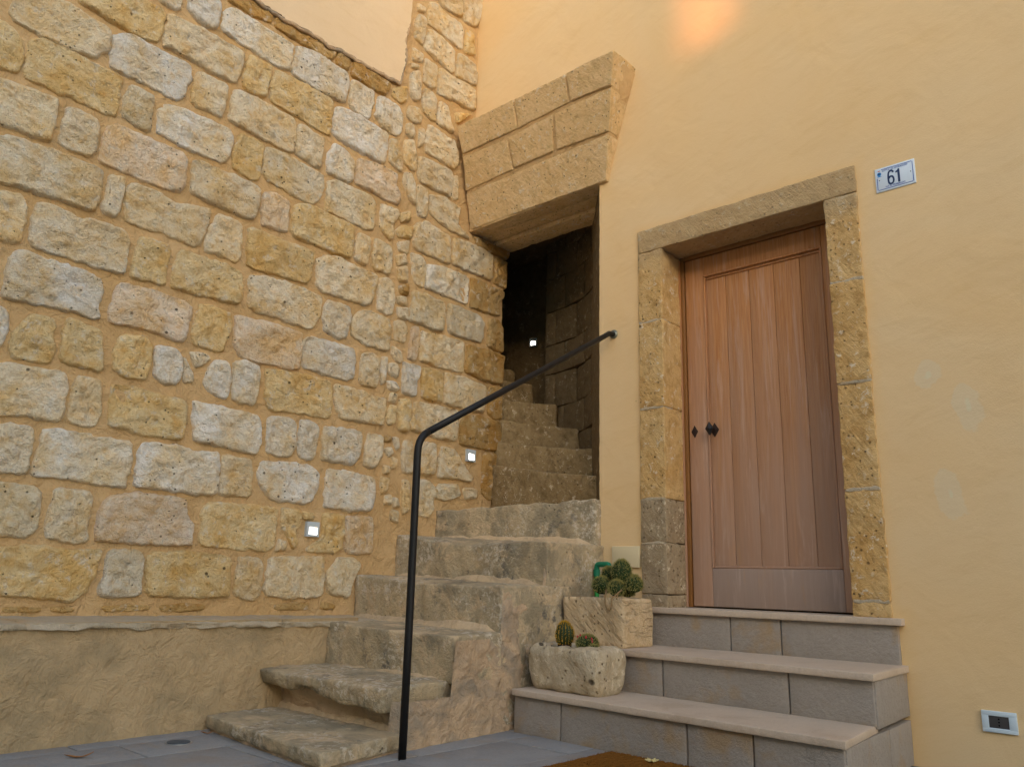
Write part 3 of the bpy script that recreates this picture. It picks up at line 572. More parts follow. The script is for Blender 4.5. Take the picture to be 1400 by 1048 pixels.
# uneven plaster edge along the passage opening
V, F = sheet((-3.006, YR+.004, 1.2), (.05, 0, 0), (0, 0, 2.2), 6, 90, lambda P: (P[0]+(.004*fr(P, 14, 4) if P[0] < -2.99 else 0), P[1]-.005*math.sin(max(0, min(1, (P[0]+3.006)/.05))*math.pi)+.001*fr(P, 9, 3), P[2]))
mk('plaster_edge', V, F, M['plaster'], house)
# --- lintel over the passage: three leaning courses of blocks
b0 = np.array([-4.236, 4.093, 3.40]); b1 = np.array([-2.944, 4.085, 3.380]); tL = np.array([-4.236, 3.895, 4.215]); tR = np.array([-2.672, 3.818, 4.131])
bn = np.cross(b1-b0, (tL+tR)/2-(b0+b1)/2)
def onb(px, py): return onplane(px, py, (b0+b1)/2, bn)
o_ = np.array((0, .012, 0))
lint = mk('passage_lintel', *rblock(prism8([onb(643, 312)+o_, onb(827, 246)+o_, onb(625, 175)+o_, onb(837.5, 70.5)+o_], [b0+(.01, .12, .01), (-2.96, 4.14, 3.39), (-4.23, 4.2, 4.19), (-2.70, 4.2, 4.11)]), seg=.3, r=.01, amp=0), M['mortar'], house)
courses = [
 [((624, 173), (700, 136), (632, 210), (706, 175.5)), ((702.5, 135), (771, 101.5), (708.5, 174.5), (777.5, 139)), ((773.5, 100), (839, 67.8), (780.5, 137.5), (835.5, 115.5))],
 [((633, 214.5), (692, 190), (636, 261), (700, 231)), ((695, 188), (755, 157), (703, 229), (755, 206.5)), ((758, 155), (835.5, 119), (761, 204), (832, 178.5))],
 [((636.5, 265), (831, 182.5), (643, 313.4), (828, 246))]]
bs = 0
for ci, cr in enumerate(courses):
    for bi, (tl, tr, bl_, br_) in enumerate(cr):
        bs += 1
        f4 = [onb(*bl_), onb(*br_), onb(*tl), onb(*tr)]
        out = np.array([0, -1, 0])*random.uniform(-.004, .006)
        f4 = [p+out for p in f4]
        last = bi == len(cr)-1
        b4 = [np.array([p[0], max(p[1]+.05, 4.17), p[2]]) for p in f4]
        blk('stone_block', prism8(f4, b4), M['beam'], lint, seg=.025, r=.006, amp=.005, freq=11, seed=bs, maxn=60)
for i, (ya, yb_, dz) in enumerate([(4.10, 4.245, 0), (4.25, 4.37, .012), (4.375, 4.56, -.004)]):
    blk('soffit_slab', box8(XL-.02, -2.985, ya, yb_, 3.392+dz-.012*i, 3.62), M['beam'], lint, seg=.05, r=.008, amp=.009, freq=9, seed=40+i)
# --- door surround
sur = mk('door_surround', *rblock(box8(-2.66, -1.345, YR+.03, 4.40, 2.80, 2.92), seg=.5, r=.01, amp=0), M['surround'], house)
XA, XB, XC, XD = -2.690, -2.518, -1.491, -1.316
def sblock(x0, x1, z0, z1, s, dx0=0, yb=4.42, grey=False, **k):
    blk('stone_block', box8(x0, x1, YR-.012-random.uniform(0, .004), yb, z0, z1), M['surround' if not grey else 'surround_grey'], sur, seg=.025, r=.006, amp=.006, freq=12, seed=s, maxn=60, **k)
sblock(XA, XD, 2.793, 2.946, 60, yb=4.45)
lz = [.607, .685, .974, 1.228, 1.777, 2.326, 2.791]; rz = [.612, .687, 1.221, 1.762, 2.308, 2.767]
for i in range(len(lz)-1): sblock(XA+random.uniform(-.004, .004), XB, lz[i]+.002, lz[i+1]-.002, 61+i, grey=(i < 3))
for i in range(len(rz)-1): sblock(XC, XD+random.uniform(-.004, .004), rz[i]+.002, (rz[i+1] if i < 4 else 2.791)-.002, 71+i)
# pale lime mortar in the joints of the jambs
for (x0, x1, zz) in [(XA+.004, XB-.005, lz[2]), (XA+.004, XB-.005, lz[3]), (XA+.004, XB-.005, lz[4]), (XA+.004, XB-.005, lz[5])]+[(XC+.005, XD-.004, q) for q in rz[1:5]]:
    blk('joint_mortar', box8(x0, x1, YR-.0145, YR+.1, zz-.009, zz+.009), M['ledge'], sur, seg=.02, r=.004, amp=.006, freq=30, seed=int(zz*50), maxn=12)
blk('light_stop_panel', box8(-2.75, -1.25, 4.46, 4.56, .3, 3.1), M['inner'], house, seg=2, r=.01, amp=0)  # unseen panel added to stop light leaking past the door
# --- door leaf
YD = 4.335
door = mk('door', *rblock(box8(-2.485, -1.47, YD+.035, YD+.06, .622, 2.765), seg=1, r=.002, amp=0), M['wood'], house)
tag(door, 'weathered oak door leaf with vertical boards')
def wd(name, x0, x1, z0, z1, y0=0., y1=.05, r=.004, mat='wood'):
    return blk(name, box8(x0, x1, YD+y0, YD+y1, z0, z1), M[mat], door, seg=.4, r=r, amp=0)
pl = [-2.350, -2.214, -2.060, -1.905, -1.745, -1.620]
for i in range(5): wd('plank', pl[i]+.0012, pl[i+1]-.0012, .80, 2.66, .012, .04, .0035)
wd('stile', -2.487, -2.362, .624, 2.762); wd('stile', -1.609, -1.478, .624, 2.762)
wd('rail', -2.361, -1.610, 2.640, 2.762); wd('rail', -2.361, -1.610, .624, .838, .001, mat='woodgrey')
wd('moulding', -2.362, -2.349, .84, 2.628, -.004, .03, .006); wd('moulding', -1.622, -1.609, .84, 2.628, -.004, .03, .006); wd('moulding', -2.362, -1.609, 2.626, 2.640, -.005, .03, .006)
wd('moulding', -2.349, -1.622, 2.606, 2.616, .002, .03, .004); wd('moulding', -2.345, -1.625, .838, .852, .003, .03, .006)
fm = blk('door_frame', box8(-2.520, -2.492, YD-.012, YD+.05, .617, 2.79), M['woodframe'], house, seg=.5, r=.004, amp=0)
blk('frame_post', box8(-1.476, -1.45, YD-.012, YD+.05, .617, 2.79), M['woodframe'], fm, seg=.5, r=.004, amp=0)
blk('frame_head', box8(-2.491, -1.477, YD-.010, YD+.05, 2.766, 2.795), M['woodframe'], fm, seg=.5, r=.004, amp=0)
blk('frame_bead', box8(-2.5225, -2.513, YD-.030, YD-.011, .617, 2.77), M['wood'], fm, seg=.5, r=.003, amp=0)
def diamond(c, w, h, t):
    x, y, z = c
    V = [(x, y, z+h/2), (x+w/2, y, z), (x, y, z-h/2), (x-w/2, y, z), (x, y-t*.5, z+h/2), (x+w/2, y-t*.5, z), (x, y-t*.5, z-h/2), (x-w/2, y-t*.5, z), (x, y-t, z)]
    F = [(0, 1, 5, 4), (1, 2, 6, 5), (2, 3, 7, 6), (3, 0, 4, 7), (4, 5, 8), (5, 6, 8), (6, 7, 8), (7, 4, 8), (3, 2, 1, 0)]
    return V, F
kp = ony(950, 590, YD); mk('keyhole_plate', *diamond((kp[0], YD+.001, kp[2]), .045, .078, .006), M['rust'], door, False)
hp = ony(977, 587, YD)
kn = mk('door_knob', *merge(diamond((hp[0]-.005, YD+.013, hp[2]), .058, .088, .008), tube([(hp[0]-.005, YD+.012, hp[2]), (hp[0]-.005, YD-.05, hp[2])], .009, 10)), M['rust'], door, False)
V, F = diamond((hp[0]-.003, YD-.05, hp[2]-.002), .050, .080, .028)
mk('knob_head', V, F, M['iron'], kn, False)

# ------------------------------------------------------------------ passage interior
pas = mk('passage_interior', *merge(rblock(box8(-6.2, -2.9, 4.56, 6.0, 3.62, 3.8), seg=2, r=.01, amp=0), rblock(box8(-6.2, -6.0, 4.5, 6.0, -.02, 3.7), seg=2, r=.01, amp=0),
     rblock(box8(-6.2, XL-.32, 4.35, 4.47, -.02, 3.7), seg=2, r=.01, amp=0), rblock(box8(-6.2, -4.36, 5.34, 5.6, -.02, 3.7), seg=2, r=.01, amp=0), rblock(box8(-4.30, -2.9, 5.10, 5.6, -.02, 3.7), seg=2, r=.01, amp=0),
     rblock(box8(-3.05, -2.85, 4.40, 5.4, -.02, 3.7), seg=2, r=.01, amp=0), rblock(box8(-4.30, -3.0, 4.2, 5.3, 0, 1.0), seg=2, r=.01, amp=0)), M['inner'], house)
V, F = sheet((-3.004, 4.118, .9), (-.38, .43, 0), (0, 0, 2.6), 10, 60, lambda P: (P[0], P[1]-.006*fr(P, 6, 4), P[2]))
mk('reveal', V, F, M['inner'], pas)  # dark passage colour stands in for shade on this strip
curve = [(-3.36, 4.56), (-3.46, 4.70), (-3.66, 4.88), (-3.88, 5.00), (-4.10, 5.05), (-4.27, 5.07)]
def cpt(t):
    i = min(int(t), len(curve)-2); f = t-i; return np.array([curve[i][0]*(1-f)+curve[i+1][0]*f, curve[i][1]*(1-f)+curve[i+1][1]*f])
z = 1.12; k = 0; irng = random.Random(5)
while z < 3.6:
    h = irng.uniform(.24, .30)
    ts_ = [0, 1.2, 2.4, 3.7, 5] if k % 2 else [0, .6, 1.8, 3.0, 4.3, 5]
    for t, t2 in zip(ts_, ts_[1:]):
        a, b = cpt(t), cpt(t2); ln = np.linalg.norm(b-a)
        if ln > .04:
            d = (b-a)/ln; nrm = np.array([-d[1], d[0]]); nrm = nrm if nrm[1] < 0 else -nrm
            o = nrm*irng.uniform(-.002, .004)
            a2, b2 = a+d*.004+o, b-d*.004+o; ab, bb = a-nrm*.14, b-nrm*.14
            q = [(b2[0], b2[1], z+.004), (a2[0], a2[1], z+.004), (b2[0], b2[1], z+h-.004), (a2[0], a2[1], z+h-.004)]
            qb = [(bb[0], bb[1], z+.004), (ab[0], ab[1], z+.004), (bb[0], bb[1], z+h-.004), (ab[0], ab[1], z+h-.004)]
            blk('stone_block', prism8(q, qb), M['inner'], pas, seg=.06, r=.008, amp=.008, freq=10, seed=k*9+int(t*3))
    z += h; k += 1

# ------------------------------------------------------------------ old stone stairs
st = empty('stone_staircase', (-3.5, 3.0, 0), 'worn old stone staircase climbing beside the stone wall into the dark passage', 'stairs')
def nose(sag, wob, sd):
    def f(P, u, v, w):
        P = np.array(P, float)
        e = noise.fractal(Vector((P[0]*8+sd*3, P[1]*3, sd)), .7, 2.2, 5)
        if v < .35 and w > .5: P[2] -= (1-v/.35)*(sag*math.sin(math.pi*min(1, max(0, u)))**2+wob*max(0, e))*(w-.5)*2
        if v < .2: P[1] += e*wob*.8*(1-v/.2)
        return P
    return f
XS = -2.962
def step(fl, frr, zb, back, sag=.02, wob=.012, sd=0, seg=.022, dr=None, r=.012, slope=0.0):
    bl = (fl[0], back, fl[2]+slope); br = (frr[0] if dr is None else dr, back, frr[2]+slope)
    c8 = [(fl[0], fl[1]+.01, zb), (frr[0], frr[1]+.01, zb), (bl[0], back, zb), (br[0], back, zb), fl, frr, bl, br]
    return blk('step', c8, M['step'], st, seg=seg, r=r, amp=.006, freq=13, seed=sd, deform=nose(sag, wob, sd), maxn=60)
step((-3.89, 2.11, .075), (-2.79, 2.005, .075), .012, 2.52, .0, .006, 1, dr=-2.90, r=.012)
blk('step_base', [(-3.90, 2.14, -.01), (-2.815, 2.03, -.01), (-3.93, 2.55, -.01), (-2.91, 2.5, -.01), (-3.86, 2.13, .03), (-2.81, 2.025, .03), (-3.93, 2.55, .03), (-2.91, 2.5, .03)], M['rubble'], st, seg=.04, r=.01, amp=.006, freq=12, seed=2)
def s2(P, u, v, w):
    P = nose(.0, .010, 5)(P, u, v, w)
    if w < .3:
        P[2] += .018*max(0, noise.fractal(Vector((P[0]*6, P[1]*6, 3)), .7, 2, 3))+(.05*math.exp(-((P[0]+3.55)/.09)**2) if v < .3 else 0)
    return P
blk('step', [(-3.94, 2.43, .185), (-2.975, 2.45, .150), (-3.94, 2.9, .18), (-3.0, 2.98, .16), (-3.94, 2.405, .268), (-2.965, 2.435, .262), (-3.94, 2.9, .272), (-3.0, 2.99, .264)], M['step'], st, seg=.028, r=.018, amp=.009, freq=9, seed=5, deform=s2, maxn=44)
blk('step_base', [(-3.95, 2.56, -.01), (-3.00, 2.56, -.01), (-3.95, 2.95, -.01), (-3.02, 2.95, -.01), (-3.95, 2.52, .20), (-3.01, 2.53, .18), (-3.95, 2.95, .2), (-3.02, 2.95, .2)], M['rubble'], st, seg=.03, r=.02, amp=.035, freq=7, seed=7)
step((-3.94, 2.815, .492), (XS+.004, 2.852, .474), .245, 3.4, .008, .012, 11)
step((XL-.02, 3.23, .752), (XS, 3.20, .716), .02, 3.8, .022, .014, 12)
step((XL-.02, 3.54, 1.020), (XS-.008, 3.575, .960), .02, 4.2, .045, .014, 13)
step((XL-.02, 3.885, 1.205), (XS-.030, 4.06, 1.243), .02, 4.62, .0, .014, 14)
def fillet(a, b, h, d, sd):
    a, b = np.array(a), np.array(b)
    q = [a+(0, -d, -.01), b+(0, -d, -.01), a+(0, .03, -.01), b+(0, .03, -.01), a+(0, -d*.25, h*.6), b+(0, -d*.25, h*.6), a+(0, .03, h), b+(0, .03, h)]
    def sm(P, u, v, w):
        P = np.array(P, float); k = .90+.25*noise.fractal(Vector((P[0]*2.2+sd, sd, 0)), .9, 2, 2)
        k = max(0.4, min(1.15, k))*min(1, .25+(1-u)/.10)
        z0 = a[2]*(1-u)+b[2]*u-.012
        return np.array([P[0], P[1]+.03*(1-k), z0+(P[2]-z0)*k])
    blk('mortar_fillet', q, M['fillet'], st, seg=.02, r=.012, amp=.007, freq=7, seed=sd, maxn=60, deform=sm)
fillet((-4.23, 3.235, .485), (-2.985, 3.21, .478), .060, .045, 81)
fillet((-4.23, 3.56, .745), (-3.0, 3.58, .72), .060, .04, 82)
fillet((-4.2, 3.90, 1.0), (-3.02, 4.05, .97), .055, .035, 85)
fillet((-3.93, 2.83, .268), (-3.0, 2.87, .264), .03, .02, 83)
fillet((-3.93, 2.55, .073), (-2.95, 2.54, .073), .04, .03, 84)
# winders inside the passage
def wind(fl, frr, br, bl, zb, sd, sag=.01):
    c8 = [(fl[0], fl[1]+.01, zb), (frr[0], frr[1]+.01, zb), (*bl, zb), (*br, zb), fl, frr, (*bl, fl[2]), (*br, frr[2])]
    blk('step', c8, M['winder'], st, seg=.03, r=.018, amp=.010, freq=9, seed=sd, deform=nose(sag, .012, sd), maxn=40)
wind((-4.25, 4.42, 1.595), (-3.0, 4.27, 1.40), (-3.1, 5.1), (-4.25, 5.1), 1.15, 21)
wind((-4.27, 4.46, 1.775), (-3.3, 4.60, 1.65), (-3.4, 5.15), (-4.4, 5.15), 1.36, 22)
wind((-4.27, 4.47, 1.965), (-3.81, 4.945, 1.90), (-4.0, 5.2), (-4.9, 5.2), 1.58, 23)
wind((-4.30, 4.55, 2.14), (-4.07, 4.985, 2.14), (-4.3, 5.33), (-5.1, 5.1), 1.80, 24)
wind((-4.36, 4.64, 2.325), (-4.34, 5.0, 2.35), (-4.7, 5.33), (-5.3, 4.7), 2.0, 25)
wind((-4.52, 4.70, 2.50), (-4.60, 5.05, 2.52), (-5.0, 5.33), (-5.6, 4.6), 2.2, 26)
# rendered flank of the stairs
def toph(y): return .20 if y < 2.84 else .45 if y < 3.2 else .69 if y < 3.57 else .93
V = []; F = []; ny, nz = 110, 84
for i in range(ny+1):
    y = 2.50+(4.13-2.50)*i/ny; t = toph(y)
    for j in range(nz+1):
        zz = -.02+(t+.02)*j/nz
        P = (0, y, zz); base = -2.905-.055*min(1, (y-2.5)/.7)-.045*max(0, min(1, (y-3.3)/.6))
        big = fr((y, zz, 0), 3.2, 5, 9); x = base+.015*big+.006*fr((y, zz, 0), 16, 4, 2)
        if zz > t-.10 and y > 2.86: x = min(x, base+.010)*1-.01*(zz-t+.10)/.10
        if y < 2.56: x -= (2.56-y)*1.2
        V.append((x, y, zz))
for i in range(ny):
    for j in range(nz): F.append((i*(nz+1)+j, (i+1)*(nz+1)+j, (i+1)*(nz+1)+j+1, i*(nz+1)+j+1))
mk('side_render', V, F, M['rubble'], st)
blk('core', box8(-3.9, -3.0, 2.95, 4.12, 0, .30), M['rubble'], st, seg=1, r=.01, amp=0)
blk('core', box8(-4.2, -3.0, 3.3, 4.30, 0, .70), M['rubble'], st, seg=1, r=.01, amp=0)

# ------------------------------------------------------------------ door steps
ds = empty('door_steps', (-2.1, 3.6, 0), 'three grey sawn stone steps with joints leading up to the oak door', 'steps')
def tread(c, z0, z1, s, name='tread'):
    (a, b, cc, d) = c
    return blk(name, [(*a, z0), (*b, z0), (*d, z0), (*cc, z0), (*a, z1), (*b, z1), (*d, z1), (*cc, z1)], M['tread'], ds, seg=.06, r=.004, amp=.0012, freq=14, seed=s)
Z1, Z2, Z3 = .205, .409, .615
tread(((-2.925, 3.25), (-1.208, 3.157), (-1.255, 3.64), (-2.94, 3.70)), Z1-.030, Z1, 1)
tread(((-2.925, 3.645), (-1.231, 3.560), (-1.262, YR+.01), (-2.94, YR+.01)), Z2-.030, Z2, 2)
blk('sill', box8(-2.72, -1.262, 4.062, 4.40, Z3-.032, Z3), M['tread'], ds, seg=.06, r=.004, amp=.001, freq=14, seed=3)
def risers(pa, pb, cuts, z0, z1, s):
    pa, pb = np.array(pa), np.array(pb)
    for i in range(len(cuts)-1):
        a = pa+(pb-pa)*cuts[i]; b = pa+(pb-pa)*cuts[i+1]; d = (pb-pa)/np.linalg.norm(pb-pa); nb = np.array([-d[1], d[0]])*.15
        a = a+d*.004; b = b-d*.004
        blk('riser_block', [(*a, z0), (*b, z0), (*(a+nb), z0), (*(b+nb), z0), (*a, z1), (*b, z1), (*(a+nb), z1), (*(b+nb), z1)], M['riser'], ds, seg=.06, r=.003, amp=.0015, freq=10, seed=s+i)
def cut(pxs, pa, pb):
    pa, pb = np.array(pa), np.array(pb); d = pb-pa; out = []
    for px in pxs:
        r1 = ray(px, 930.); r1 = r1[:2]; den = r1[0]*d[1]-r1[1]*d[0]
        out.append(-(r1[0]*pa[1]-r1[1]*pa[0])/den)
    return out
A1, B1 = (-2.93, 3.275), (-1.222, 3.182); A2, B2 = (-2.93, 3.675), (-1.243, 3.590)
risers(A1, B1, [0]+[max(.01, min(.99, c)) for c in cut([767, 937, 1026], A1, B1)]+[1], -.01, Z1-.030, 10)
risers(A2, B2, [0, .16]+[max(.01, min(.99, c)) for c in cut([906, 1078], A2, B2)]+[1], Z1-.002, Z2-.030, 20)
A3, B3 = (-2.72, 4.088), (-1.285, 4.088)
risers(A3, B3, [0]+cut([1001, 1071], A3, B3)+[1], Z2-.002, Z3-.032, 30)
def sides(pa, pb, cuts, z0, z1, s):
    pa, pb = np.array(pa), np.array(pb); d = (pb-pa)/np.linalg.norm(pb-pa); nb = np.array([-d[1], d[0]])*.12
    for i in range(len(cuts)-1):
        a = pa+(pb-pa)*cuts[i]+d*.003; b = pa+(pb-pa)*cuts[i+1]-d*.003
        blk('side_block', [(*a, z0), (*b, z0), (*(a+nb), z0), (*(b+nb), z0), (*a, z1), (*b, z1), (*(a+nb), z1), (*(b+nb), z1)], M['riser'], ds, seg=.06, r=.003, amp=.0015, freq=10, seed=s+i)
sides((-1.219, 3.19), (-1.272, YR), [0, .62, 1], -.01, Z1-.031, 40)
sides((-1.240, 3.60), (-1.272, YR), [0, 1], Z1-.012, Z2-.031, 44)
blk('fill', box8(-2.9, -1.33, 3.40, YR+.05, -.01, Z1-.04), M['joint'], ds, seg=1, r=.01, amp=0)
blk('fill', box8(-2.9, -1.33, 3.75, YR+.05, Z1-.04, Z2-.04), M['joint'], ds, seg=1, r=.01, amp=0)
blk('fill', box8(-2.70, -1.295, 4.10, 4.3, Z2-.04, Z3-.04), M['joint'], ds, seg=1, r=.01, amp=0)

# ------------------------------------------------------------------ handrail
PX, PY = -2.80, 2.432
rl = empty('handrail', (PX, PY, 0), 'thin black iron handrail bent from a floor post up to the plaster wall', 'handrail')
top = Vector((PX-.005, PY, 1.372)); endp = Vector((-2.895, YR-.055, 2.285))
dr = (endp-top).normalized(); path = [(PX, PY, -.01), (PX, PY, .5), (PX-.003, PY, 1.0), tuple(top-Vector((0, 0, .07)))]
for t in (.2, .4, .6, .8, 1.):
    a = top-Vector((0, 0, .07)); b = top+dr*.07; path.append(tuple(a*(1-t)**2+top*2*t*(1-t)+b*t*t))
mk('post', *tube(path, .0175, 14), M['iron'], rl)
mk('rail', *tube([tuple(top+dr*.069), tuple(top+dr*.6), tuple(top+dr*1.2), tuple(endp-dr*.04), tuple(endp+Vector((.004, .004, .006))), (endp.x+.008, YR+.01, endp.z+.012)], .0170, 14), M['iron'], rl)
mk('wall_flange', *tube([(endp.x+.008, YR+.004, endp.z+.012), (endp.x+.008, YR-.008, endp.z+.012)], .029, 20), M['flange'], rl)

# ------------------------------------------------------------------ wall lights
def light(c, nrm, label, w=.088):
    c = Vector(c); nrm = Vector(nrm).normalized(); u = Vector((0, 0, 1)).cross(nrm).normalized(); v = Vector((0, 0, 1))
    o = empty('step_light', c, label, 'wall light', 'lit step lights')
    P = lambda a, b, d: tuple(c+u*a*w+v*b*w+nrm*d)
    # plate with a window
    outer = [(-.5, -.5), (.5, -.5), (.5, .5), (-.5, .5)]; inner = [(-.31, -.35), (.34, -.35), (.34, .14), (-.31, .14)]
    V = [P(a, b, .006) for a, b in outer]+[P(a, b, .006) for a, b in inner]+[P(a, b, -.06) for a, b in outer]+[P(a, b, .001) for a, b in inner]
    F = []
    for i in range(4):
        j = (i+1) % 4; F += [(i, j, j+4, i+4), (i+8, j+8, j, i), (i+4, j+4, j+12, i+12)]
    mk('plate', V, F, M['grey_plate'], o, False)
    V = [P(a, b, .003) for a, b in [(-.31, -.35), (.34, -.35), (.34, .10), (.14, .09), (-.02, .14), (-.26, .13), (-.31, .10)]]
    mk('lamp_glass', V, [tuple(range(7))], M['glow'], o, False)
    return o
p1 = onx(427.5, 723, XL+.003); light(p1, (1, 0, 0), 'lit square step light low in the stone wall above the plinth')
p2 = onx(644, 622.5, XL+.003); light(p2, (1, 0, 0), 'lit square step light in the stone wall near the passage')
p3 = ony(729, 468, 5.325); light(p3, (.25, -1, 0), 'small lit step light glowing on the dark passage wall', .075)

# ------------------------------------------------------------------ wall fittings
def text_mesh(name, s, size, xform, mat, parent, stretch=1.):
    cu = bpy.data.curves.new('t', 'FONT'); cu.body = s; cu.size = size; cu.align_x = 'CENTER'; cu.align_y = 'CENTER'; cu.extrude = .0003; cu.offset = .0024 if size > .04 else .0001
    to = bpy.data.objects.new('t', cu); col.objects.link(to); bpy.context.view_layer.update()
    me = bpy.data.meshes.new_from_object(to.evaluated_get(bpy.context.evaluated_depsgraph_get()))
    V = [xform(v.co.x*stretch, v.co.y, v.co.z) for v in me.vertices]; F = [tuple(p.vertices) for p in me.polygons]
    bpy.data.objects.remove(to); bpy.data.meshes.remove(me)
    return mk(name, V, F, mat, parent, False)
sx0, sx1, sz0, sz1 = -1.218, -1.024, 2.749, 2.883
sg = empty('house_number_sign', ((sx0+sx1)/2, YR, sz0), 'white enamel house number plate reading 61 on the ochre plaster', 'sign')
cx, cz = (sx0+sx1)/2, (sz0+sz1)/2
blk('plate', box8(sx0, sx1, YR-.006, YR+.002, sz0, sz1), M['enamel'], sg, seg=.1, r=.002, amp=0)
yf = YR-.0063
X3 = lambda x, y, z: (cx+x, yf-.0006-z, cz+y)
def bars(name, rects, mat):
    V = []; F = []
    for (a, b, c, d) in rects:
        o = len(V); V += [(cx+x, yf-dy, cz+zz) for dy in (0, .0008) for x, zz in ((a, c), (b, c), (b, d), (a, d))]
        F += [tuple(o+i for i in f) for f in ((4, 5, 6, 7), (0, 4, 7, 3), (1, 2, 6, 5), (3, 7, 6, 2), (0, 1, 5, 4))]
    mk(name, V, F, mat, sg, False)
w2, h2 = .0885, .0575
bars('border', [(-.064, w2-.004, h2-.003, h2), (w2-.003, w2, -h2+.004, h2-.0035), (-w2+.004, w2-.004, -h2, -h2+.003), (-w2, -w2+.003, -h2+.004, .012)], M['blue'])
six = [(.0125, .0215), (.0100, .0290), (.0030, .0330), (-.0050, .0310), (-.0105, .0230), (-.0125, .0080), (-.0128, -.0100), (-.0110, -.0240), (-.0050, -.0310), (.0020, -.0318), (.0085, -.0280), (.0122, -.0190), (.0122, -.0080), (.0085, .0010), (.0020, .0045), (-.0050, .0030), (-.0105, -.0040)]
def stroke(path, w):
    pts = []
    for i in range(len(path)-1):      # Catmull-Rom
        p0, p1, p2, p3 = (np.array(path[max(0, min(len(path)-1, i+d))]) for d in (-1, 0, 1, 2))
        for t in (0, .25, .5, .75): pts.append(.5*((2*p1)+(p2-p0)*t+(2*p0-5*p1+4*p2-p3)*t*t+(3*p1-p0-3*p2+p3)*t**3))
    pts.append(np.array(path[-1])); V = []; F = []
    for i, p in enumerate(pts):
        t = pts[min(i+1, len(pts)-1)]-pts[max(0, i-1)]; t = t/np.linalg.norm(t); nn = np.array([-t[1], t[0]])*w/2
        V += [p+nn, p-nn]
        if i: F.append((2*i-2, 2*i-1, 2*i+1, 2*i))
    return V, F
sv, sf = stroke(six, .0088)
mk('numeral', [X3(q[0]-.0195, q[1]*1.12-.0005, .0006) for q in sv], sf, M['navy'], sg, False)
nv = [(.0115, -.0325), (.0205, -.0325), (.0205, .031), (.0135, .031), (.0105, .0245), (.0035, .021), (.0035, .0145), (.0115, .0165)]
nv = [(a*1.18, b*1.16) for a, b in nv]
mk('numeral', [X3(a, b, .0006) for a, b in nv]+[X3(a, b, -.0005) for a, b in nv], [tuple(range(8))]+[(i, i+8, (i+1) % 8+8, (i+1) % 8) for i in range(8)], M['navy'], sg, False)
text_mesh('city_name', "CITTA' DI OTRANTO", .0125, lambda x, y, z: X3(x+.002, y+.046, z), M['blue'], sg, 1.05)
text_mesh('street_name', 'VIA A. PRIMALDO', .0125, lambda x, y, z: X3(x-.001, y-.046, z), M['blue'], sg, 1.0)
def disc(name, x, z, r, mat, d=.0007, sy=1.):
    V = [(cx+x+r*math.cos(a), yf-d, cz+z+r*sy*math.sin(a)) for a in [2*math.pi*k/16 for k in range(16)]]; mk(name, V, [tuple(range(16))], mat, sg, False)
disc('crest', -.0755, .033, .0105, M['ltblue'], .0007, 1.1); disc('crest_tower', -.0785, .034, .0028, M['navy'], .0010, 2.0); disc('crest_tower', -.0725, .034, .0028, M['navy'], .0010, 2.0); disc('crest_wave', -.0755, .0195, .011, M['ltblue'], .0009, .22)
bars('crest_crown', [(-.081, -.070, .0485, .053)], M['red'])
disc('screw', -.0765, -.002, .0028, M['dark']); disc('screw', .076, .001, .0028, M['dark'])
# socket
ox0, ox1, oz0, oz1 = -.981, -.849, .168, .254
sk = empty('wall_socket', (-.915, YR, oz0), 'white framed electrical socket low on the ochre plaster', 'socket')
fw_ = .026
V, F = merge(rblock(box8(ox0, ox1, YR-.012, YR+.004, oz1-.020, oz1), seg=.1, r=.003, amp=0), rblock(box8(ox0, ox1, YR-.012, YR+.004, oz0, oz0+.018), seg=.1, r=.003, amp=0), rblock(box8(ox0, ox0+fw_, YR-.0118, YR+.004, oz0+.012, oz1-.014), seg=.1, r=.002, amp=0), rblock(box8(ox1-fw_-.004, ox1, YR-.0118, YR+.004, oz0+.012, oz1-.014), seg=.1, r=.002, amp=0))
mk('frame', V, F, M['white'], sk)
ins = blk('insert', box8(ox0+fw_-.002, ox1-fw_-.001, YR-.007, YR+.004, oz0+.016, oz1-.018), M['dark'], sk, seg=.1, r=.002, amp=0)
for k in (-1, 0, 1): mk('pin_hole', *tube([(-.917, YR-.0055, (oz0+oz1)/2-.001+k*.0125), (-.917, YR-.0076, (oz0+oz1)/2-.001+k*.0125)], .0034, 12), M['black'], ins, False)
# cover plate and pipe
cv = tag(blk('junction_cover', box8(-2.900, -2.705, YR-.016, YR+.004, .832, .957), M['plate'], None, seg=.1, r=.004, amp=0), 'flat cream junction box cover on the plaster beside the door frame', 'cover plate')
yp = 4.0
pp = empty('water_pipe', (-2.95, YR, .7), 'short green plastic water pipe elbow sticking out behind the cactus', 'pipe')
a0 = ony(816, 771, yp); a1 = ony(833, 771, yp)
arc = [(a0[0], yp, a0[2]-.07), (a0[0], yp, a0[2]-.016)]+[(a0[0]+.016-.016*math.cos(t), yp, a0[2]-.016+.016*math.sin(t)) for t in (.5, 1.0, 1.57)]
arc += [(a1[0]-.016+.016*math.sin(t), yp, a1[2]-.016+.016*math.cos(t)) for t in (0, .5, 1.0, 1.57)]+[(a1[0], yp, a1[2]-.06)]
mk('elbow', *tube(arc, .0165, 16), M['green_pipe'], pp)
mk('socket_collar', *tube([(a0[0], yp, a0[2]-.068), (a0[0], yp, a0[2]-.030)], .0205, 18), M['green_pipe'], pp, False)
mk('socket_collar', *tube([(a1[0], yp, a1[2]-.060), (a1[0], yp, a1[2]-.030)], .0205, 18), M['green_pipe'], pp, False)
mk('riser_pipe', *tube([(a0[0], yp, a0[2]-.05), (a0[0], yp, .40)], .0145, 14), M['green_pipe2'], pp)

